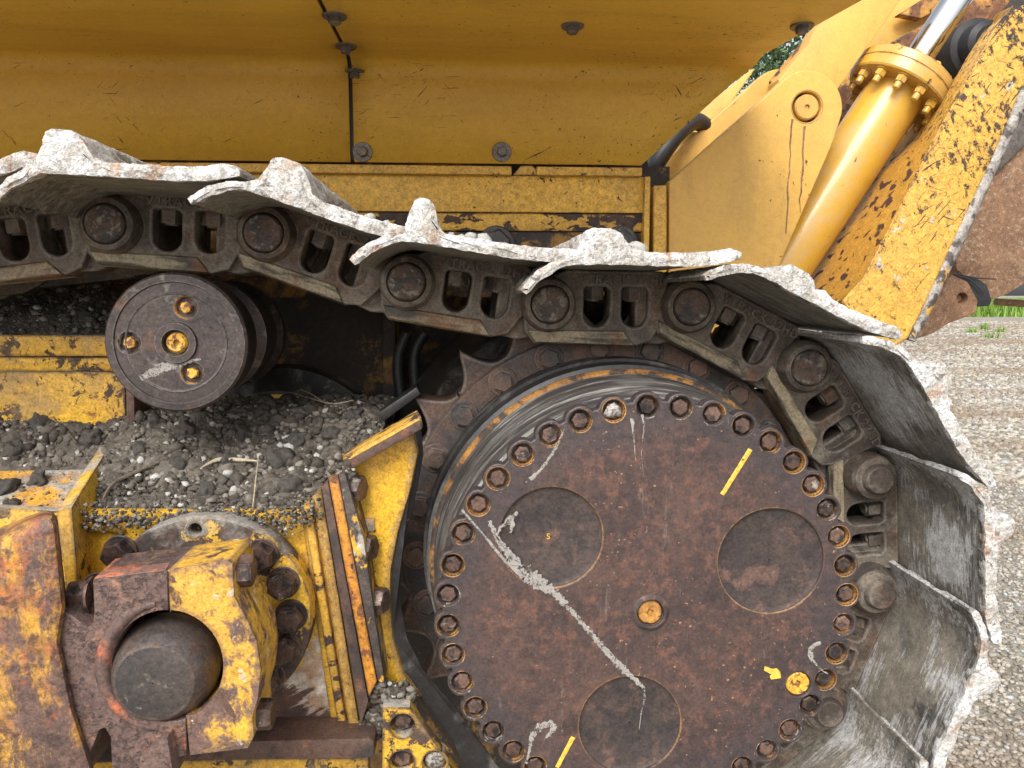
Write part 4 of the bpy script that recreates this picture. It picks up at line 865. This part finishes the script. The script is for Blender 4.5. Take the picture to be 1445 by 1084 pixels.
def ribbon(name, pts, w, mat, parent, Y, thick=0.0012, rag=0.5, seed=0):
    """ragged thin band on the cover face following photo points"""
    pts = [P(x, y, Y) for x, y in pts]; q = []
    for i in range(len(pts) - 1):
        m_ = max(2, int((pts[i + 1] - pts[i]).length / 0.0022))
        for k in range(m_): q.append(pts[i].lerp(pts[i + 1], k / m_))
    q.append(pts[-1]); v, f = [], []
    for i, p in enumerate(q):
        t = (q[min(i + 1, len(q) - 1)] - q[max(i - 1, 0)]).normalized(); nn = Vector((-t.z, 0, t.x)); s = i / (len(q) - 1)
        ww = np.interp(s, np.linspace(0, 1, len(w)), w)
        la = ww * (1 + rag * mnoise.noise(Vector((i * .55, seed, 0))) * 1.6); lb = ww * (1 + rag * mnoise.noise(Vector((i * .55, seed, 9))) * 1.6)
        v += [p + nn * la, p + nn * la * .4 + Vector((0, -thick, 0)), p - nn * lb * .4 + Vector((0, -thick, 0)), p - nn * lb]
    for i in range(len(q) - 1):
        for k in range(3): f.append((4 * i + k, 4 * i + k + 1, 4 * i + 5 + k, 4 * i + 4 + k))
    return mk(name, v, f, mat, parent, ang=60)
CYm = CY0 - 0.0006
for k, (pts, w) in enumerate([
    ([(690, 735), (706, 768), (735, 803), (760, 822), (785, 838)], [0.003, 0.005, 0.008, 0.013, 0.006]),
    ([(652, 720), (680, 752), (706, 784), (738, 815)], [0.002, 0.0015, 0.003, 0.004]),
    ([(730, 722), (722, 732), (706, 745), (700, 757), (712, 772), (733, 795)], [0.002, 0.0045, 0.002, 0.0035, 0.003, 0.004]),
    ([(718, 728), (724, 738), (720, 752)], [0.003, 0.0035, 0.002]),
    ([(785, 838), (815, 872), (848, 910), (880, 945), (908, 970)], [0.006, 0.004, 0.0045, 0.006, 0.0028]),
    ([(908, 970), (910, 985), (905, 1005), (902, 1030)], [0.003, 0.0018, 0.001, 0.0005]),
    ([(1168, 951), (1158, 945), (1147, 932), (1143, 920), (1148, 910), (1158, 907)], [0.001, 0.0015, 0.003, 0.0045, 0.004, 0.003]),
    ([(743, 1078), (747, 1060), (750, 1040), (760, 1027), (775, 1020), (783, 1026), (776, 1035), (768, 1044)], [0.002, 0.0025, 0.003, 0.005, 0.007, 0.005, 0.004, 0.001]),
    ([(797, 605), (780, 640), (762, 665), (748, 677)], [0.001, 0.0022, 0.002, 0.004]),
    ([(892, 590), (894, 615), (897, 650)], [0.0025, 0.0012, 0.0005]), ([(906, 585), (909, 600), (905, 640), (908, 670)], [0.002, 0.0008, 0.0006, 0.0003])]):
    o = ribbon('dried_streak', pts, [q * 0.8 for q in w], M['smear'], drive, CYm, 0.0004, seed=k * 3.7, rag=0.7 if k not in (1, 5) else 0.3)
    if k == 4: o['label'] = 'long pale dried streak running down the cover'
for pts, w in [([(1019, 698), (1059, 634)], [0.0032, 0.0034]), ([(786, 1083), (809, 1040)], [0.003, 0.0033])]:
    ribbon('paint_mark', pts, w, M['mark_yellow'], drive, CYm, 0.0004, 0.12)['label'] = 'short straight yellow paint stroke on the cover'
ap = [P(x, y, CYm) for x, y in [(1079, 940), (1090, 944), (1096, 943), (1101, 948), (1102, 957), (1088, 959), (1086, 954), (1089, 952), (1078, 946)]]
mk('arrow_mark', [*ap], [tuple(range(len(ap)))], M['mark_yellow'], drive, smooth=False)['label'] = 'small yellow painted arrow pointing at the rim plug'
tc2 = bpy.data.curves.new('letter', 'FONT'); tc2.body = 'S'; tc2.size = 0.012; tc2.extrude = 0.0003
to2 = bpy.data.objects.new('letter', tc2); COL.objects.link(to2); mes = bpy.data.meshes.new_from_object(to2.evaluated_get(bpy.context.evaluated_depsgraph_get())); bpy.data.objects.remove(to2)
mes.materials.clear(); mes.materials.append(M['mark_yellow'])
put('letter_mark', mes, T(P(771, 761, CY0 + 0.0038)) @ Matrix.Rotation(R(90), 4, 'X'), drive)
ribbon('grey_smear', [(198, 534), (230, 519), (262, 510), (284, 507)], [0.004, 0.0075, 0.006, 0.001], M['smear'], rol, 1.2172, 0.0003, 0.4, 3.3)
# drum behind the cover, seal ring and sprocket
drum = lathe('final_drive_housing', cc, [(0.289, 0.014), (0.292, 0.018), (0.300, 0.06), (0.306, 0.12), (0.312, 0.186)], M['drum'], DOZ, 128, False)
drum['label'] = 'black scuffed drum behind the final drive cover'
lathe('seal_ring', cc, [(0.310, 0.187), (0.316, 0.188), (0.3195, 0.193), (0.319, 0.202), (0.315, 0.206)], M['ring_rust'], drum, 128, False)['label'] = 'thin yellow rusty ring round the drum'
lathe('seal_groove', cc, [(0.313, 0.206), (0.325, 0.21), (0.327, 0.25), (0.332, 0.25), (0.333, 0.29)], M['black'], drum, 96, False)
flange = lathe('sprocket_flange', cc, [(0.325, 0.315), (0.332, 0.308), (0.371, 0.308), (0.374, 0.312), (0.374, 0.40), (0.30, 0.40)], M['segment_rust'], DOZ, 96, False)
cc2 = cc.copy(); tip0 = R(128.3); NTOOTH = 24
def seg_outline(a0, a1):
    o = []; i_ = []
    N_ = 64
    for i in range(N_ + 1):
        a = a0 + (a1 - a0) * i / N_; t = ((a - tip0) / (2 * math.pi / NTOOTH)) % 1.0 - 0.5
        r = 0.379 + 0.058 * (2 * abs(t)) ** 2.4
        o.append((r * math.cos(a), r * math.sin(a))); i_.append((0.36 * math.cos(a), 0.36 * math.sin(a)))
    return o + i_[::-1]
for s in range(6):
    a0 = tip0 + R(7.5) + s * R(60) + R(0.25); a1 = a0 + R(59.5)
    va, fa_ = curve_mesh(seg_outline(a0, a1), [], 0.322, 0.392, 0.004)
    put('sprocket_segment', mesh_of('sprocket_segment', va, fa_, [M['segment_rust']], ang=40), T(cc), flange)
ME_sb = mesh_of('sprocket_bolt', *hexhead(0.0185, 0.012, 0, 0.004, 0.026), [M['segment_rust']])
for i in range(24):
    a = tip0 + R(15 * i - 4.5)
    put('sprocket_bolt', ME_sb, T(cc + Vector((0.3465 * math.cos(a), 0.3085, 0.3465 * math.sin(a)))) @ Matrix.Rotation(random.random(), 4, 'Y'), flange)
lathe('wheel_disc', cc, [(0.1, 0.42), (0.36, 0.42), (0.40, 0.47), (0.44, 0.60), (0.44, 0.75)], M['black'], DOZ, 96, False)

# ================================================================ TRACK FRAME AND PUSH ARM (lower left)
DECK_Z = P(250, 738, 1.16).z
FWY = 1.155
xr = P(455, 900, FWY).x
DSL = 0.30
def deck_z(y): return DECK_Z + DSL * max(0.0, min(y, 1.40) - 1.16)
def deck_piece(x0, x1):
    A_ = [Vector((x0, y, deck_z(y) - d)) for y, d in ((1.16, 0), (1.40, 0), (1.62, 0), (1.62, .02), (1.16, .02))]
    return loft('frame_deck', A_, [Vector((x1, p.y, p.z)) for p in A_], M['deck_paint'], DOZ, 0.003)
deck_piece(-1.6, P(540, 640, 1.3).x)
plate('frame_side', [(100, 722), (470, 722), (500, 1062), (100, 1062)], FWY, 0.02, M['worn_white'], DOZ, 0.003)
plate('frame_side', [(-300, 700), (98, 722), (98, 1100), (-300, 1100)], FWY + 0.002, 0.02, M['frame_paint'], DOZ, 0.003)
A = [P(79, 722, 1.10), P(101, 716, 1.10), P(112, 850, 1.10), P(96, 850, 1.10)]
B = [P(146, 622, 1.38), P(160, 620, 1.38), P(190, 700, 1.38), P(176, 700, 1.38)]
loft('frame_rib', A, B, M['frame_paint'], DOZ, 0.002)['label'] = 'upright rib on the track frame with bare dark edge'
plate('frame_ledge', [(112, 735), (160, 738), (176, 752), (112, 752)], 1.145, 0.02, M['frame_paint'], DOZ)
# yellow upper frame behind the roller, three stepped plates
for (y0, y1, Y) in [(474, 503, 1.400), (504.5, 524, 1.408), (525.5, 640, 1.40)]:
    plate('upper_frame_plate', [(-500, y0 - 4), (176, y0), (178, y1), (-500, y1)], Y, 0.05, M['frame_paint'], DOZ, 0.002)
plate('upper_frame_post', [(177, 540), (189, 540), (190, 600), (178, 600)], 1.385, 0.25, M['rust'], DOZ)
plate('upper_frame_end', [(190, 545), (222, 550), (222, 640), (190, 640)], 1.46, 0.02, M['frame_paint'], DOZ)
plate('inner_post', [(541, 440), (558, 440), (558, 600), (541, 600)], 1.70, 0.1, M['shaded_hull'], DOZ)
for q in ([(575, 470), (562, 505), (566, 560), (580, 600)], [(600, 470), (585, 500), (588, 560), (600, 590)]): tube('inner_hose', [P(x, y, 1.66) for x, y in q], 0.012, M['rubber'], DOZ, 8)
hub = P(398, 676, 1.62)
fh = lathe('inner_hub', hub, [(0.12, -0.03), (0.145, -0.03), (0.15, -0.02), (0.19, -0.02), (0.20, -0.01), (0.215, 0.0), (0.235, 0.01), (0.24, 0.06)], M['black'], DOZ, 64, False)
lathe('hub_paint_ring', hub, [(0.150, -0.0205), (0.168, -0.0225), (0.183, -0.0205)], M['frame_paint'], fh, 64, False)
ME_hb = mesh_of('hub_bolt', *lathe_vf([(0.001, -0.012), (0.018, -0.012), (0.022, -0.008), (0.022, 0.01)], 20), [M['black']])
for i in range(22):
    a = 2 * math.pi * i / 22; put('hub_bolt', ME_hb, T(hub + Vector((0.165 * math.cos(a), -0.018, 0.165 * math.sin(a)))), fh)

# guard that hugs the sprocket
gpx = [(470, 652), (500, 640), (584, 606), (590, 640), (580, 690), (562, 752), (552, 805), (551, 850), (555, 900), (570, 950), (596, 985), (520, 985), (505, 830), (480, 720)]
gd = plate('sprocket_guard', gpx, 1.165, 0.05, M['guard_paint'], DOZ, 0.006); gd['label'] = 'bright yellow sprocket guard with a curved edge'
in_ = [(584, 606), (590, 640), (580, 690), (562, 752), (552, 805), (551, 850), (555, 900), (570, 950), (600, 990), (640, 1040), (672, 1100)]
ou_ = [(597, 600), (601, 640), (592, 690), (577, 752), (569, 805), (568, 850), (578, 900), (600, 945), (640, 990), (680, 1045), (720, 1100)]
A = [P(x - 5, y, 1.171) for x, y in in_] + [P(x - 3, y, 1.185) for x, y in ou_][::-1]
B = [P(x - 12, y, 1.24) for x, y in in_] + [P(x - 6, y, 1.24) for x, y in ou_][::-1]
loft('guard_flange', A, B, M['black'], DOZ, 0.004)['label'] = 'black greasy curved flange beside the drum'
# lid plates over the guard
loft('guard_lid', [P(474, 650, 1.13), P(594, 586, 1.13), P(597, 602, 1.13), P(484, 661, 1.13)], [P(487, 638, 1.19), P(589, 578, 1.19), P(592, 592, 1.19), P(496, 650, 1.19)], M['scraped'], DOZ, 0.003)['label'] = 'bent lid plate over the sprocket guard, paint half worn off'
loft('guard_lid', [P(533, 583, 1.33), P(588, 546, 1.33), P(594, 556, 1.33), P(540, 596, 1.33)], [P(540, 574, 1.48), P(588, 540, 1.48), P(592, 550, 1.48), P(546, 586, 1.48)], M['black'], DOZ, 0.003)
# slanted rails between trunnion plate and guard
def bar(name, pts, Y, d, mat, bev=0.003): return plate(name, pts, Y, d, mat, DOZ, bev)
bar('lid_edge', [(481, 656), (593, 593), (596, 605), (487, 667)], 1.124, 0.02, M['rust'], 0.002)
bar('rail_backing', [(424, 722), (478, 676), (530, 985), (490, 1044), (470, 1044)], 1.150, 0.015, M['frame_paint'])
bar('rail_edge', [(426, 716), (438, 704), (492, 1040), (480, 1046)], 1.140, 0.02, M['scraped'])
bar('frame_rail', [(440, 702), (453, 689), (508, 1030), (494, 1040)], 1.132, 0.03, M['guard_paint'])
bar('rail_edge', [(453, 687), (463, 678), (520, 990), (509, 1026)], 1.122, 0.03, M['rust'])
bar('frame_rail', [(463, 676), (477, 670), (532, 962), (520, 985)], 1.112, 0.05, M['orange_paint'])
bar('rail_edge', [(477, 669), (487, 668), (513, 760), (543, 965), (533, 962)], 1.110, 0.056, M['dark_edge'])
ME_gn = mesh_of('guard_bolt', *hexhead(0.021, 0.022, 0, 0.003, 0.024), [M['hex']])
for (px, py) in [(491, 688), (507, 772), (524, 846)]:
    put('guard_bolt', ME_gn, T(P(px, py, 1.145)) @ Matrix.Rotation(R(68), 4, 'Z') @ Matrix.Rotation(R(20), 4, 'Y'), gd)
bar('lower_ledge', [(112, 1052), (520, 1042), (528, 1046), (528, 1070), (112, 1078)], 1.09, 0.09, M['rust'], 0.004)
bar('lower_strip', [(100, 1074), (520, 1070), (520, 1160), (100, 1160)], 1.14, 0.03, M['frame_paint'])
# small plate with sunk bolts
bo = [P(x, y, 1.10) for x, y in [(540, 998), (578, 998), (600, 1030), (650, 1100), (650, 1160), (538, 1160)]]
bh = [P(x, y, 1.10) for x, y in [(568, 1025), (567, 1077), (614, 1077)]]
a, f = curve_mesh([(p.x, p.z) for p in bo], [circ(p.x, p.z, 0.0185, 24) for p in bh], 1.10, 1.125, 0.002)
sb = mk('bolt_plate', a, f, M['frame_paint'], DOZ)
hv, hf = join(hexhead(0.014, 0.012, 0.024), lathe_vf([(0.001, 0.0245), (0.0185, 0.0245)], 24, False))
ME_sk = mesh_of('sunk_bolt', hv, hf, [M['hex']])
for i, p in enumerate(bh): put('sunk_bolt', ME_sk, T(p), sb)
lump = IV * np.array([0.017, 0.008, 0.017]) * (1 + rng.uniform(-.2, .2, (len(IV), 1))) + np.array(bh[2] + Vector((0, .01, 0)))
mk('mud_lump', lump, [tuple(q) for q in IF], M['streak'], sb, ang=80)

# trunnion flange with bolts
tcn = P(290, 872, 1.10); TR = 0.152
th = P(275, 748, 1.10)
a, f = curve_mesh(circ(0, 0, TR, 72), [circ(th.x - tcn.x, th.z - tcn.z, 0.009, 18)], 0, 0.04, 0.004)
fv, ff = join((a, f), lathe_vf([(0.001, 0.022), (0.012, 0.022)], 12, False))
tfl = put('trunnion_flange', mesh_of('trunnion_flange', fv, ff, [M['flange_paint']]), T(tcn), DOZ); tfl['label'] = 'round bolted trunnion flange with flaking yellow paint'
ME_tb = mesh_of('flange_bolt', *hexhead(0.0205, 0.022, 0, 0.003, 0.024), [M['hex']])
for (px, py) in [(170, 778), (370, 782), (400, 822), (411, 868), (402, 912), (380, 955), (140, 830), (345, 992)]:
    put('flange_bolt', ME_tb, T(P(px, py, 1.098)) @ Matrix.Rotation(random.random(), 4, 'Y'), tfl)
lathe('trunnion_neck', P(262, 905, 1.06), [(0.075, -0.04), (0.09, 0.0), (0.105, 0.045)], M['cap_paint'], tfl, 48, False)
# trunnion ball and its split bearing
TY = 0.945
bc = P(236, 939, 0.968); br = 0.0662
pr = [(0.003, -0.043), (0.0032, -0.0448), (0.0455, -0.0455), (0.0475, -0.0445)] + [(br * math.cos(a), -br * math.sin(a)) for a in np.linspace(R(42), R(-40), 14)]
ball = lathe('trunnion_ball', bc, pr, M['ball'], DOZ, 72); put('worn_face', mesh_of('worn_face', *lathe_vf([(0.001, -0.0462), (0.0435, -0.0462), (0.0452, -0.0455)], 64, False), [M['worn_face']]), T(bc), ball)
ball['label'] = 'smooth dark ball with a flat worn face'
ecx = P(236, 940, TY)
def arc_px(cx, cy, r, a0, a1, n): return [(cx + r * math.cos(R(a)), cy - r * math.sin(R(a))) for a in np.linspace(a0, a1, n)]
arcL = arc_px(236, 940, 79, 91, 289, 22)      # left half of the bore, top to bottom going left
capL = [(236, 806), (237, 862)] + arcL + [(263, 1066), (228, 1075), (222, 1120), (160, 1120), (156, 1040), (148, 1027), (140, 1030), (128, 1060), (110, 1110), (60, 1110), (62, 960), (74, 880), (86, 862), (100, 868), (124, 886), (131, 880), (133, 862), (131, 818)]
lb = plate('push_arm_eye', capL, TY - 0.015, 0.095, M['trunnion_rust'], DOZ, 0.006, 3); lb['label'] = 'brown pitted push arm eye on the left of the ball'
top = loft('eye_top', [P(133, 815.5, TY - 0.013), P(234, 803.5, TY - 0.013), P(234, 806, TY - 0.013), P(133, 818, TY - 0.013)], [P(163, 788, TY + 0.07), P(249, 779, TY + 0.07), P(249, 782, TY + 0.07), P(163, 791, TY + 0.07)], M['orange_top'], lb, 0.001); top['label'] = 'orange worn top of the push arm eye'
arcR = arc_px(236, 940, 79, -69, 86, 20)
capR = [(262, 1010)] + arcR[1:] + [(240, 866), (236, 805), (322, 792), (328, 797), (330, 842), (345, 868), (362, 905), (368, 945), (364, 985), (356, 1012), (358, 1040), (350, 1056), (268, 1066)]
cb = plate('bearing_cap', capR, TY - 0.012, 0.095, M['cap_paint'], DOZ, 0.007, 3); cb['label'] = 'yellow worn bearing cap on the right of the ball'
rim = [P(x, y, TY - 0.012) for x, y in arc_px(236, 940, 86, -66, 84, 20)]
def sidebolt(px, py, Y, sgn, r=0.0205):
    put('cap_bolt', mesh_of('cap_bolt', *hexhead(r, 0.022, 0, 0.004, r * 1.12), [M['hex']]), T(P(px, py, Y)) @ Matrix.Rotation(R(90 * sgn), 4, 'Z'), cb)
sidebolt(329, 806, TY + 0.02, 1); sidebolt(357, 1008, TY + 0.02, 1); 
hb = mesh_of('eye_bolt', *hexhead(0.019, 0.024, 0, 0.004, 0.022), [M['hex']]); put('eye_bolt', hb, T(P(132, 838, TY + 0.02)) @ Matrix.Rotation(R(-90), 4, 'Z'), lb)
rimo = tube('eye_lip', [P(x, y, TY - 0.013) for x, y in arc_px(236, 940, 90, 100, 262, 14)], [0.004, 0.009, 0.01, 0.007, 0.003], M['trunnion_rust'], lb, 10, 3)
# stepped rusted block below the eye
st = [(236, 1040), (222, 1044), (222, 1052), (210, 1054), (210, 1066), (196, 1070), (194, 1100), (246, 1100)]
plate('stepped_block', st, TY - 0.035, 0.06, M['trunnion_rust'], lb, 0.003)
# push arm: thick rounded beam that leaves to the lower left
arm_f = [(78, 724), (40, 738), (-20, 775), (-90, 820), (-120, 1200), (128, 1200), (132, 1085), (104, 1000), (84, 905), (92, 858)]
arm_b = [(80, 716), (50, 722), (-10, 745), (-90, 790), (-120, 1200), (128, 1200), (132, 1085), (108, 1000), (90, 905), (96, 850)]
A = [P(x, y, TY - 0.03) for x, y in arm_f]; B = [P(x, y, TY + 0.06) for x, y in arm_b]
loft('push_arm', A, B, M['push_arm'], DOZ, 0.018, 4)['label'] = 'push arm with yellow and orange paint rubbed down to rust'

# ================================================================ SOIL ON THE FRAME
def soil_h(x, y):
    rib = P(100, 716, 1.11).x + (y - 1.11) * (P(155, 621, 1.38).x - P(100, 716, 1.11).x) / 0.27
    s = min(1, max(0, (y - 1.17) / 0.26)); s = s * s * (3 - 2 * s)
    h = 0.014 + 0.045 * s
    if x < rib: h = 0.052 * min(1, max(0, (y - 1.315) / 0.07))
    xr_ = P(470, 650, 1.2).x + (y - 1.2) * 0.35
    h *= min(1, max(0, (xr_ + 0.07 - x) / 0.10))
    h += 0.024 * mnoise.fractal(Vector((x * 7, y * 7, 1)), 1, 2, 4) * min(1, h * 25)
    return deck_z(y) + h - 0.004
xs = np.linspace(-1.3, P(540, 640, 1.3).x - 0.004, 400); ys = np.linspace(1.165, 1.60, 130)
v = [(x, y, soil_h(x, y) + (0.011 * mnoise.fractal(Vector((x * 24, y * 24, 0)), 1, 2, 4) + 0.006 * abs(mnoise.noise(Vector((x * 55, y * 55, 2))))) * (soil_h(x, y) > deck_z(y) + .006)) for y in ys for x in xs]
f = [(j * 400 + i, j * 400 + i + 1, (j + 1) * 400 + i + 1, (j + 1) * 400 + i) for j in range(129) for i in range(399)]
tag(mk('soil_heap', v, f, M['soil_bed'], None, ang=180), 'heap of dark crumbly soil lying on the track frame', 'soil', kind='stuff')
pos, rad = [], []
while len(pos) < 26000:
    x, y = random.uniform(-1.25, P(538, 640, 1.3).x), random.uniform(1.165, 1.60)
    h = soil_h(x, y)
    if h < deck_z(y) + 0.004 and random.random() < 0.90: continue
    pos.append((x, y, max(h, deck_z(y)) + 0.001)); rad.append((0.0010 + 0.0065 * random.random() ** 5.0) * (0.7 if h < deck_z(y) + .004 else 1))
tag(scatter('soil_crumbs', np.array(pos), np.array(rad), M['soil'], 0.85, 0.45, True), 'loose soil crumbs and grit scattered over the soil heap', 'soil crumbs', kind='stuff')
pos, rad = [], []
while len(pos) < 900:
    x, y = random.uniform(-1.2, P(535, 640, 1.3).x), random.uniform(1.19, 1.60); h = soil_h(x, y)
    if h < deck_z(y) + 0.012 or mnoise.noise(Vector((x * 11, y * 11, 4))) < -0.05 + random.uniform(-.25, .15): continue
    pos.append((x, y, h + 0.002)); rad.append(0.003 + 0.011 * random.random() ** 2.2)
tag(scatter('soil_lumps', np.array(pos), np.array(rad), M['soil_dark'], 0.9, 0.42), 'dark broken lumps of soil mixed through the heap', 'soil lumps', kind='stuff')
# dark soil on the upper frame behind
UZ = P(90, 474, 1.43).z
v = []; xs2 = np.linspace(-1.2, P(215, 470, 1.5).x, 60); ys2 = np.linspace(1.405, 1.74, 24)
def up_h(x, y): return UZ + min(1, (y - 1.40) / 0.2) * 0.10 * min(1, max(0, (xs2[-1] - x) / 0.12)) + 0.02 * mnoise.fractal(Vector((x * 9, y * 9, 5)), 1, 2, 3) - 0.006
v = [(x, y, up_h(x, y)) for y in ys2 for x in xs2]
f = [(j * 60 + i, j * 60 + i + 1, (j + 1) * 60 + i + 1, (j + 1) * 60 + i) for j in range(23) for i in range(59)]
tag(mk('soil_bank', v, f, M['clod'], None, ang=180), 'dark soil bank on the upper frame under the track', 'soil', kind='stuff')
pos = [(x, y, up_h(x, y)) for x, y in zip(rng.uniform(-1.1, xs2[-1] - .02, 2200), rng.uniform(1.405, 1.7, 2200))]
tag(scatter('soil_grit', np.array(pos), 0.0015 + 0.008 * rng.random(2200) ** 4, M['soil'], 0.85, 0.45, True), 'dark grit lying on the soil bank under the track', 'soil crumbs', kind='stuff')
# clods one can pick out
def lump_mesh(name, sub, amp, mat, seed):
    v, f = ico(sub); v = v.copy()
    for i in range(len(v)):
        p = Vector(v[i]); v[i] *= 1 + amp * mnoise.fractal(p * 1.6 + Vector((seed, 0, 0)), 1, 2, 4)
    return mesh_of(name, v, [tuple(q) for q in f], [mat], ang=80)
CL = [lump_mesh('soil_clod', 3, 0.55, M['clod'], s * 7.3) for s in range(5)]
PB = [lump_mesh('white_pebble', 2, 0.35, M['pebble'], s * 5.1) for s in range(3)]
def on_soil(px, py):
    Y = 1.17
    while Y < 1.62:
        p = P(px, py, Y)
        if p.z <= max(soil_h(p.x, p.y), deck_z(p.y)): return p
        Y += 0.002
    return p
clods = [(55, 680, 17, 'black crumbly clod sitting alone on the worn yellow deck'), (8, 692, 20, 'dark flat clod on the worn deck at the far left'), (18, 716, 15, 'black clod lying just behind the push arm top'),
         (395, 655, 26, 'largest dark clod on the soil heap near the guard'), (412, 690, 20, 'dark round clod low on the heap left of the guard rail'), (290, 700, 20, 'grey clod on the heap above the trunnion flange'),
         (420, 625, 18, 'black clod high on the heap beside the guard lid'), (262, 612, 20, 'dark clod on the heap below the carrier roller'), (220, 600, 17, 'black clod at the back of the heap left of centre'), (345, 615, 18, 'grey clod in the middle of the heap ridge'),
         (430, 572, 17, 'dark clod crowning the heap in front of the black hull'), (130, 622, 18, 'black clod against the upright rib'), (60, 600, 20, 'dark clod at the back left of the deck'), (20, 640, 18, 'dark clod at the left edge of the dirty deck'),
         (470, 615, 16, 'grey clod beside the guard lid plate'), (320, 655, 17, 'dark clod behind the long root'), (200, 640, 17, 'black clod just right of the rib'), (250, 660, 16, 'dark clod left of the pale root'), (500, 590, 16, 'grey clod at the right end of the heap'), (370, 585, 16, 'black clod behind the heap ridge')]
for i, (px, py, r, lab) in enumerate(clods):
    p = on_soil(px, py); o = bpy.data.objects.new('soil_clod', CL[i % 5]); COL.objects.link(o)
    s = r / 1085 * p.y * 0.8; o.location = p + Vector((0, 0, s * 0.12)); o.scale = (s, s, s * 0.8); o.rotation_euler = (random.random() * 3, random.random(), random.random() * 6)
    tag(o, lab, 'soil clod', 'soil clods on the track frame')
pebs = [(237, 700, 6, 'white pebble on the heap right above the flange hole'), (395, 632, 7, 'pair-sized white pebble lodged beside the big clod'), (400, 642, 6, 'white pebble touching the big dark clod'), (263, 592, 8, 'pale pebble at the foot of the carrier roller'), (300, 600, 5, 'small white pebble behind the heap centre'),
        (452, 635, 6, 'white pebble near the guard lid'), (322, 672, 9, 'pale square pebble in front of the root'), (330, 695, 8, 'pale pebble low on the heap'), (418, 577, 6, 'pale pebble on the heap crest'), (246, 648, 6, 'white pebble left of the pale root'), (412, 665, 6, 'white chip between two clods'), (522, 612, 6, 'bluish white chip beside the lid plate'), (290, 692, 6, 'white chip on the grey clod')]
for i, (px, py, r, lab) in enumerate(pebs):
    p = on_soil(px, py); o = bpy.data.objects.new('white_pebble', PB[i % 3]); COL.objects.link(o)
    s = r / 1085 * p.y * 0.8; o.location = p + Vector((0, 0, s * 0.5)); o.scale = (s, s, s * .8); o.rotation_euler = (random.random() * 3, random.random(), random.random() * 6)
    tag(o, lab, 'pebble', 'white pebbles in the soil')
def lay(name, px, rad, mat, lab, cat, lift=0.008):
    o = tube(name, [on_soil(x, y) + Vector((0, -0.004, lift + (0.004 if i % 2 else 0))) for i, (x, y) in enumerate(px)], rad, mat, None, 7, 5); tag(o, lab, cat); return o
lay('root', [(145, 716), (160, 694), (185, 676), (225, 662)], [0.001, 0.003, 0.0035, 0.0025], M['twig'], 'dark curved root lying on the soil beside the rib', 'root')
lay('root', [(285, 666), (310, 658), (340, 655), (365, 660)], [0.001, 0.0035, 0.0035, 0.001], M['straw'], 'pale thick root lying across the middle of the heap', 'root')
lay('root', [(358, 722), (362, 690), (366, 650)], [0.0008, 0.0012, 0.0008], M['straw'], 'thin grey upright rootlet on the heap', 'root')
lay('straw', [(418, 565), (440, 575), (470, 580), (500, 578)], [0.0008, 0.001, 0.0005], M['straw'], 'thin dry grass stem on the heap crest', 'grass stem', 0.014)
lay('straw', [(425, 560), (440, 570), (455, 577)], [0.0007, 0.0009, 0.0005], M['straw'], 'short dry grass stem crossing the longer one on the heap crest', 'grass stem', 0.016)
lay('straw', [(100, 618), (110, 634)], [0.0015, 0.001], M['twig'], 'short dark twig standing in the soil left of the rib', 'twig')
# mud packed between rail, guard and bolt plate
def pack(pxs, Y, n, r, label):
    pos = []; rad = []
    for _ in range(n):
        t = random.random() * (len(pxs) - 1); i = int(t); q = t - i
        x = pxs[i][0] * (1 - q) + pxs[i + 1][0] * q + random.gauss(0, pxs[i][2]); y = pxs[i][1] * (1 - q) + pxs[i + 1][1] * q + random.gauss(0, pxs[i][2])
        pos.append(tuple(P(x, y, Y + random.uniform(-.004, .012)))); rad.append(r * random.uniform(.3, 1.1))
    tag(scatter('packed_mud', np.array(pos), np.array(rad), M['soil'], 0.9, 0.35), label, 'mud', kind='stuff')
pack([(525, 970, 9), (550, 985, 9), (575, 988, 7), (530, 1010, 7), (525, 1040, 5)], 1.13, 420, 0.008, 'grey mud packed between the rail and the bolt plate')
pack([(470, 650, 6), (485, 665, 6), (495, 680, 5)], 1.13, 160, 0.008, 'grey mud packed at the top of the slanted rail')

for i, (px, py, Y, r, lab) in enumerate([(664, 330, 1.13, 9, 'pale stone on the shoe left of the broad grouser, leftmost of the pair'), (684, 334, 1.12, 11, 'rounded pale stone on the shoe, right one of the pair'), (868, 352, 1.15, 12, 'grey stone on the shoe right of the broad grouser'), (898, 355, 1.13, 14, 'larger pale stone on the shoe before the slotted hull plate'),
                            (650, 321, 1.17, 8, 'small stone behind the narrow grouser'), (636, 318, 1.15, 7, 'smallest stone beside the narrow grouser'), (520, 288, 1.14, 9, 'pale stone on the second shoe near its right end'), (545, 300, 1.12, 8, 'brownish stone at the right end of the second shoe')]):
    o = bpy.data.objects.new('stone', PB[i % 3]); COL.objects.link(o); q = r / 1085 * Y
    ok, hit = False, None                                # let it come to rest on the shoe under it
    p0 = P(px, py, Y)
    ok, hit, *_ = SC.ray_cast(bpy.context.evaluated_depsgraph_get(), p0 + Vector((0, 0, 0.08)), Vector((0, 0, -1)), distance=0.2)
    o.location = (hit if ok else p0) + Vector((0, 0, q * 0.45)); o.scale = (q, q, q * .8); o.rotation_euler = (random.random(), random.random(), random.random() * 6)
    tag(o, lab, 'stone', 'stones lying on the track shoes')
pack([(112, 730, 8), (170, 732, 10), (230, 734, 9), (290, 728, 8), (350, 732, 10), (400, 736, 12), (450, 716, 12)], 1.125, 900, 0.0036, 'grit spilled from the heap over the front edge of the frame')
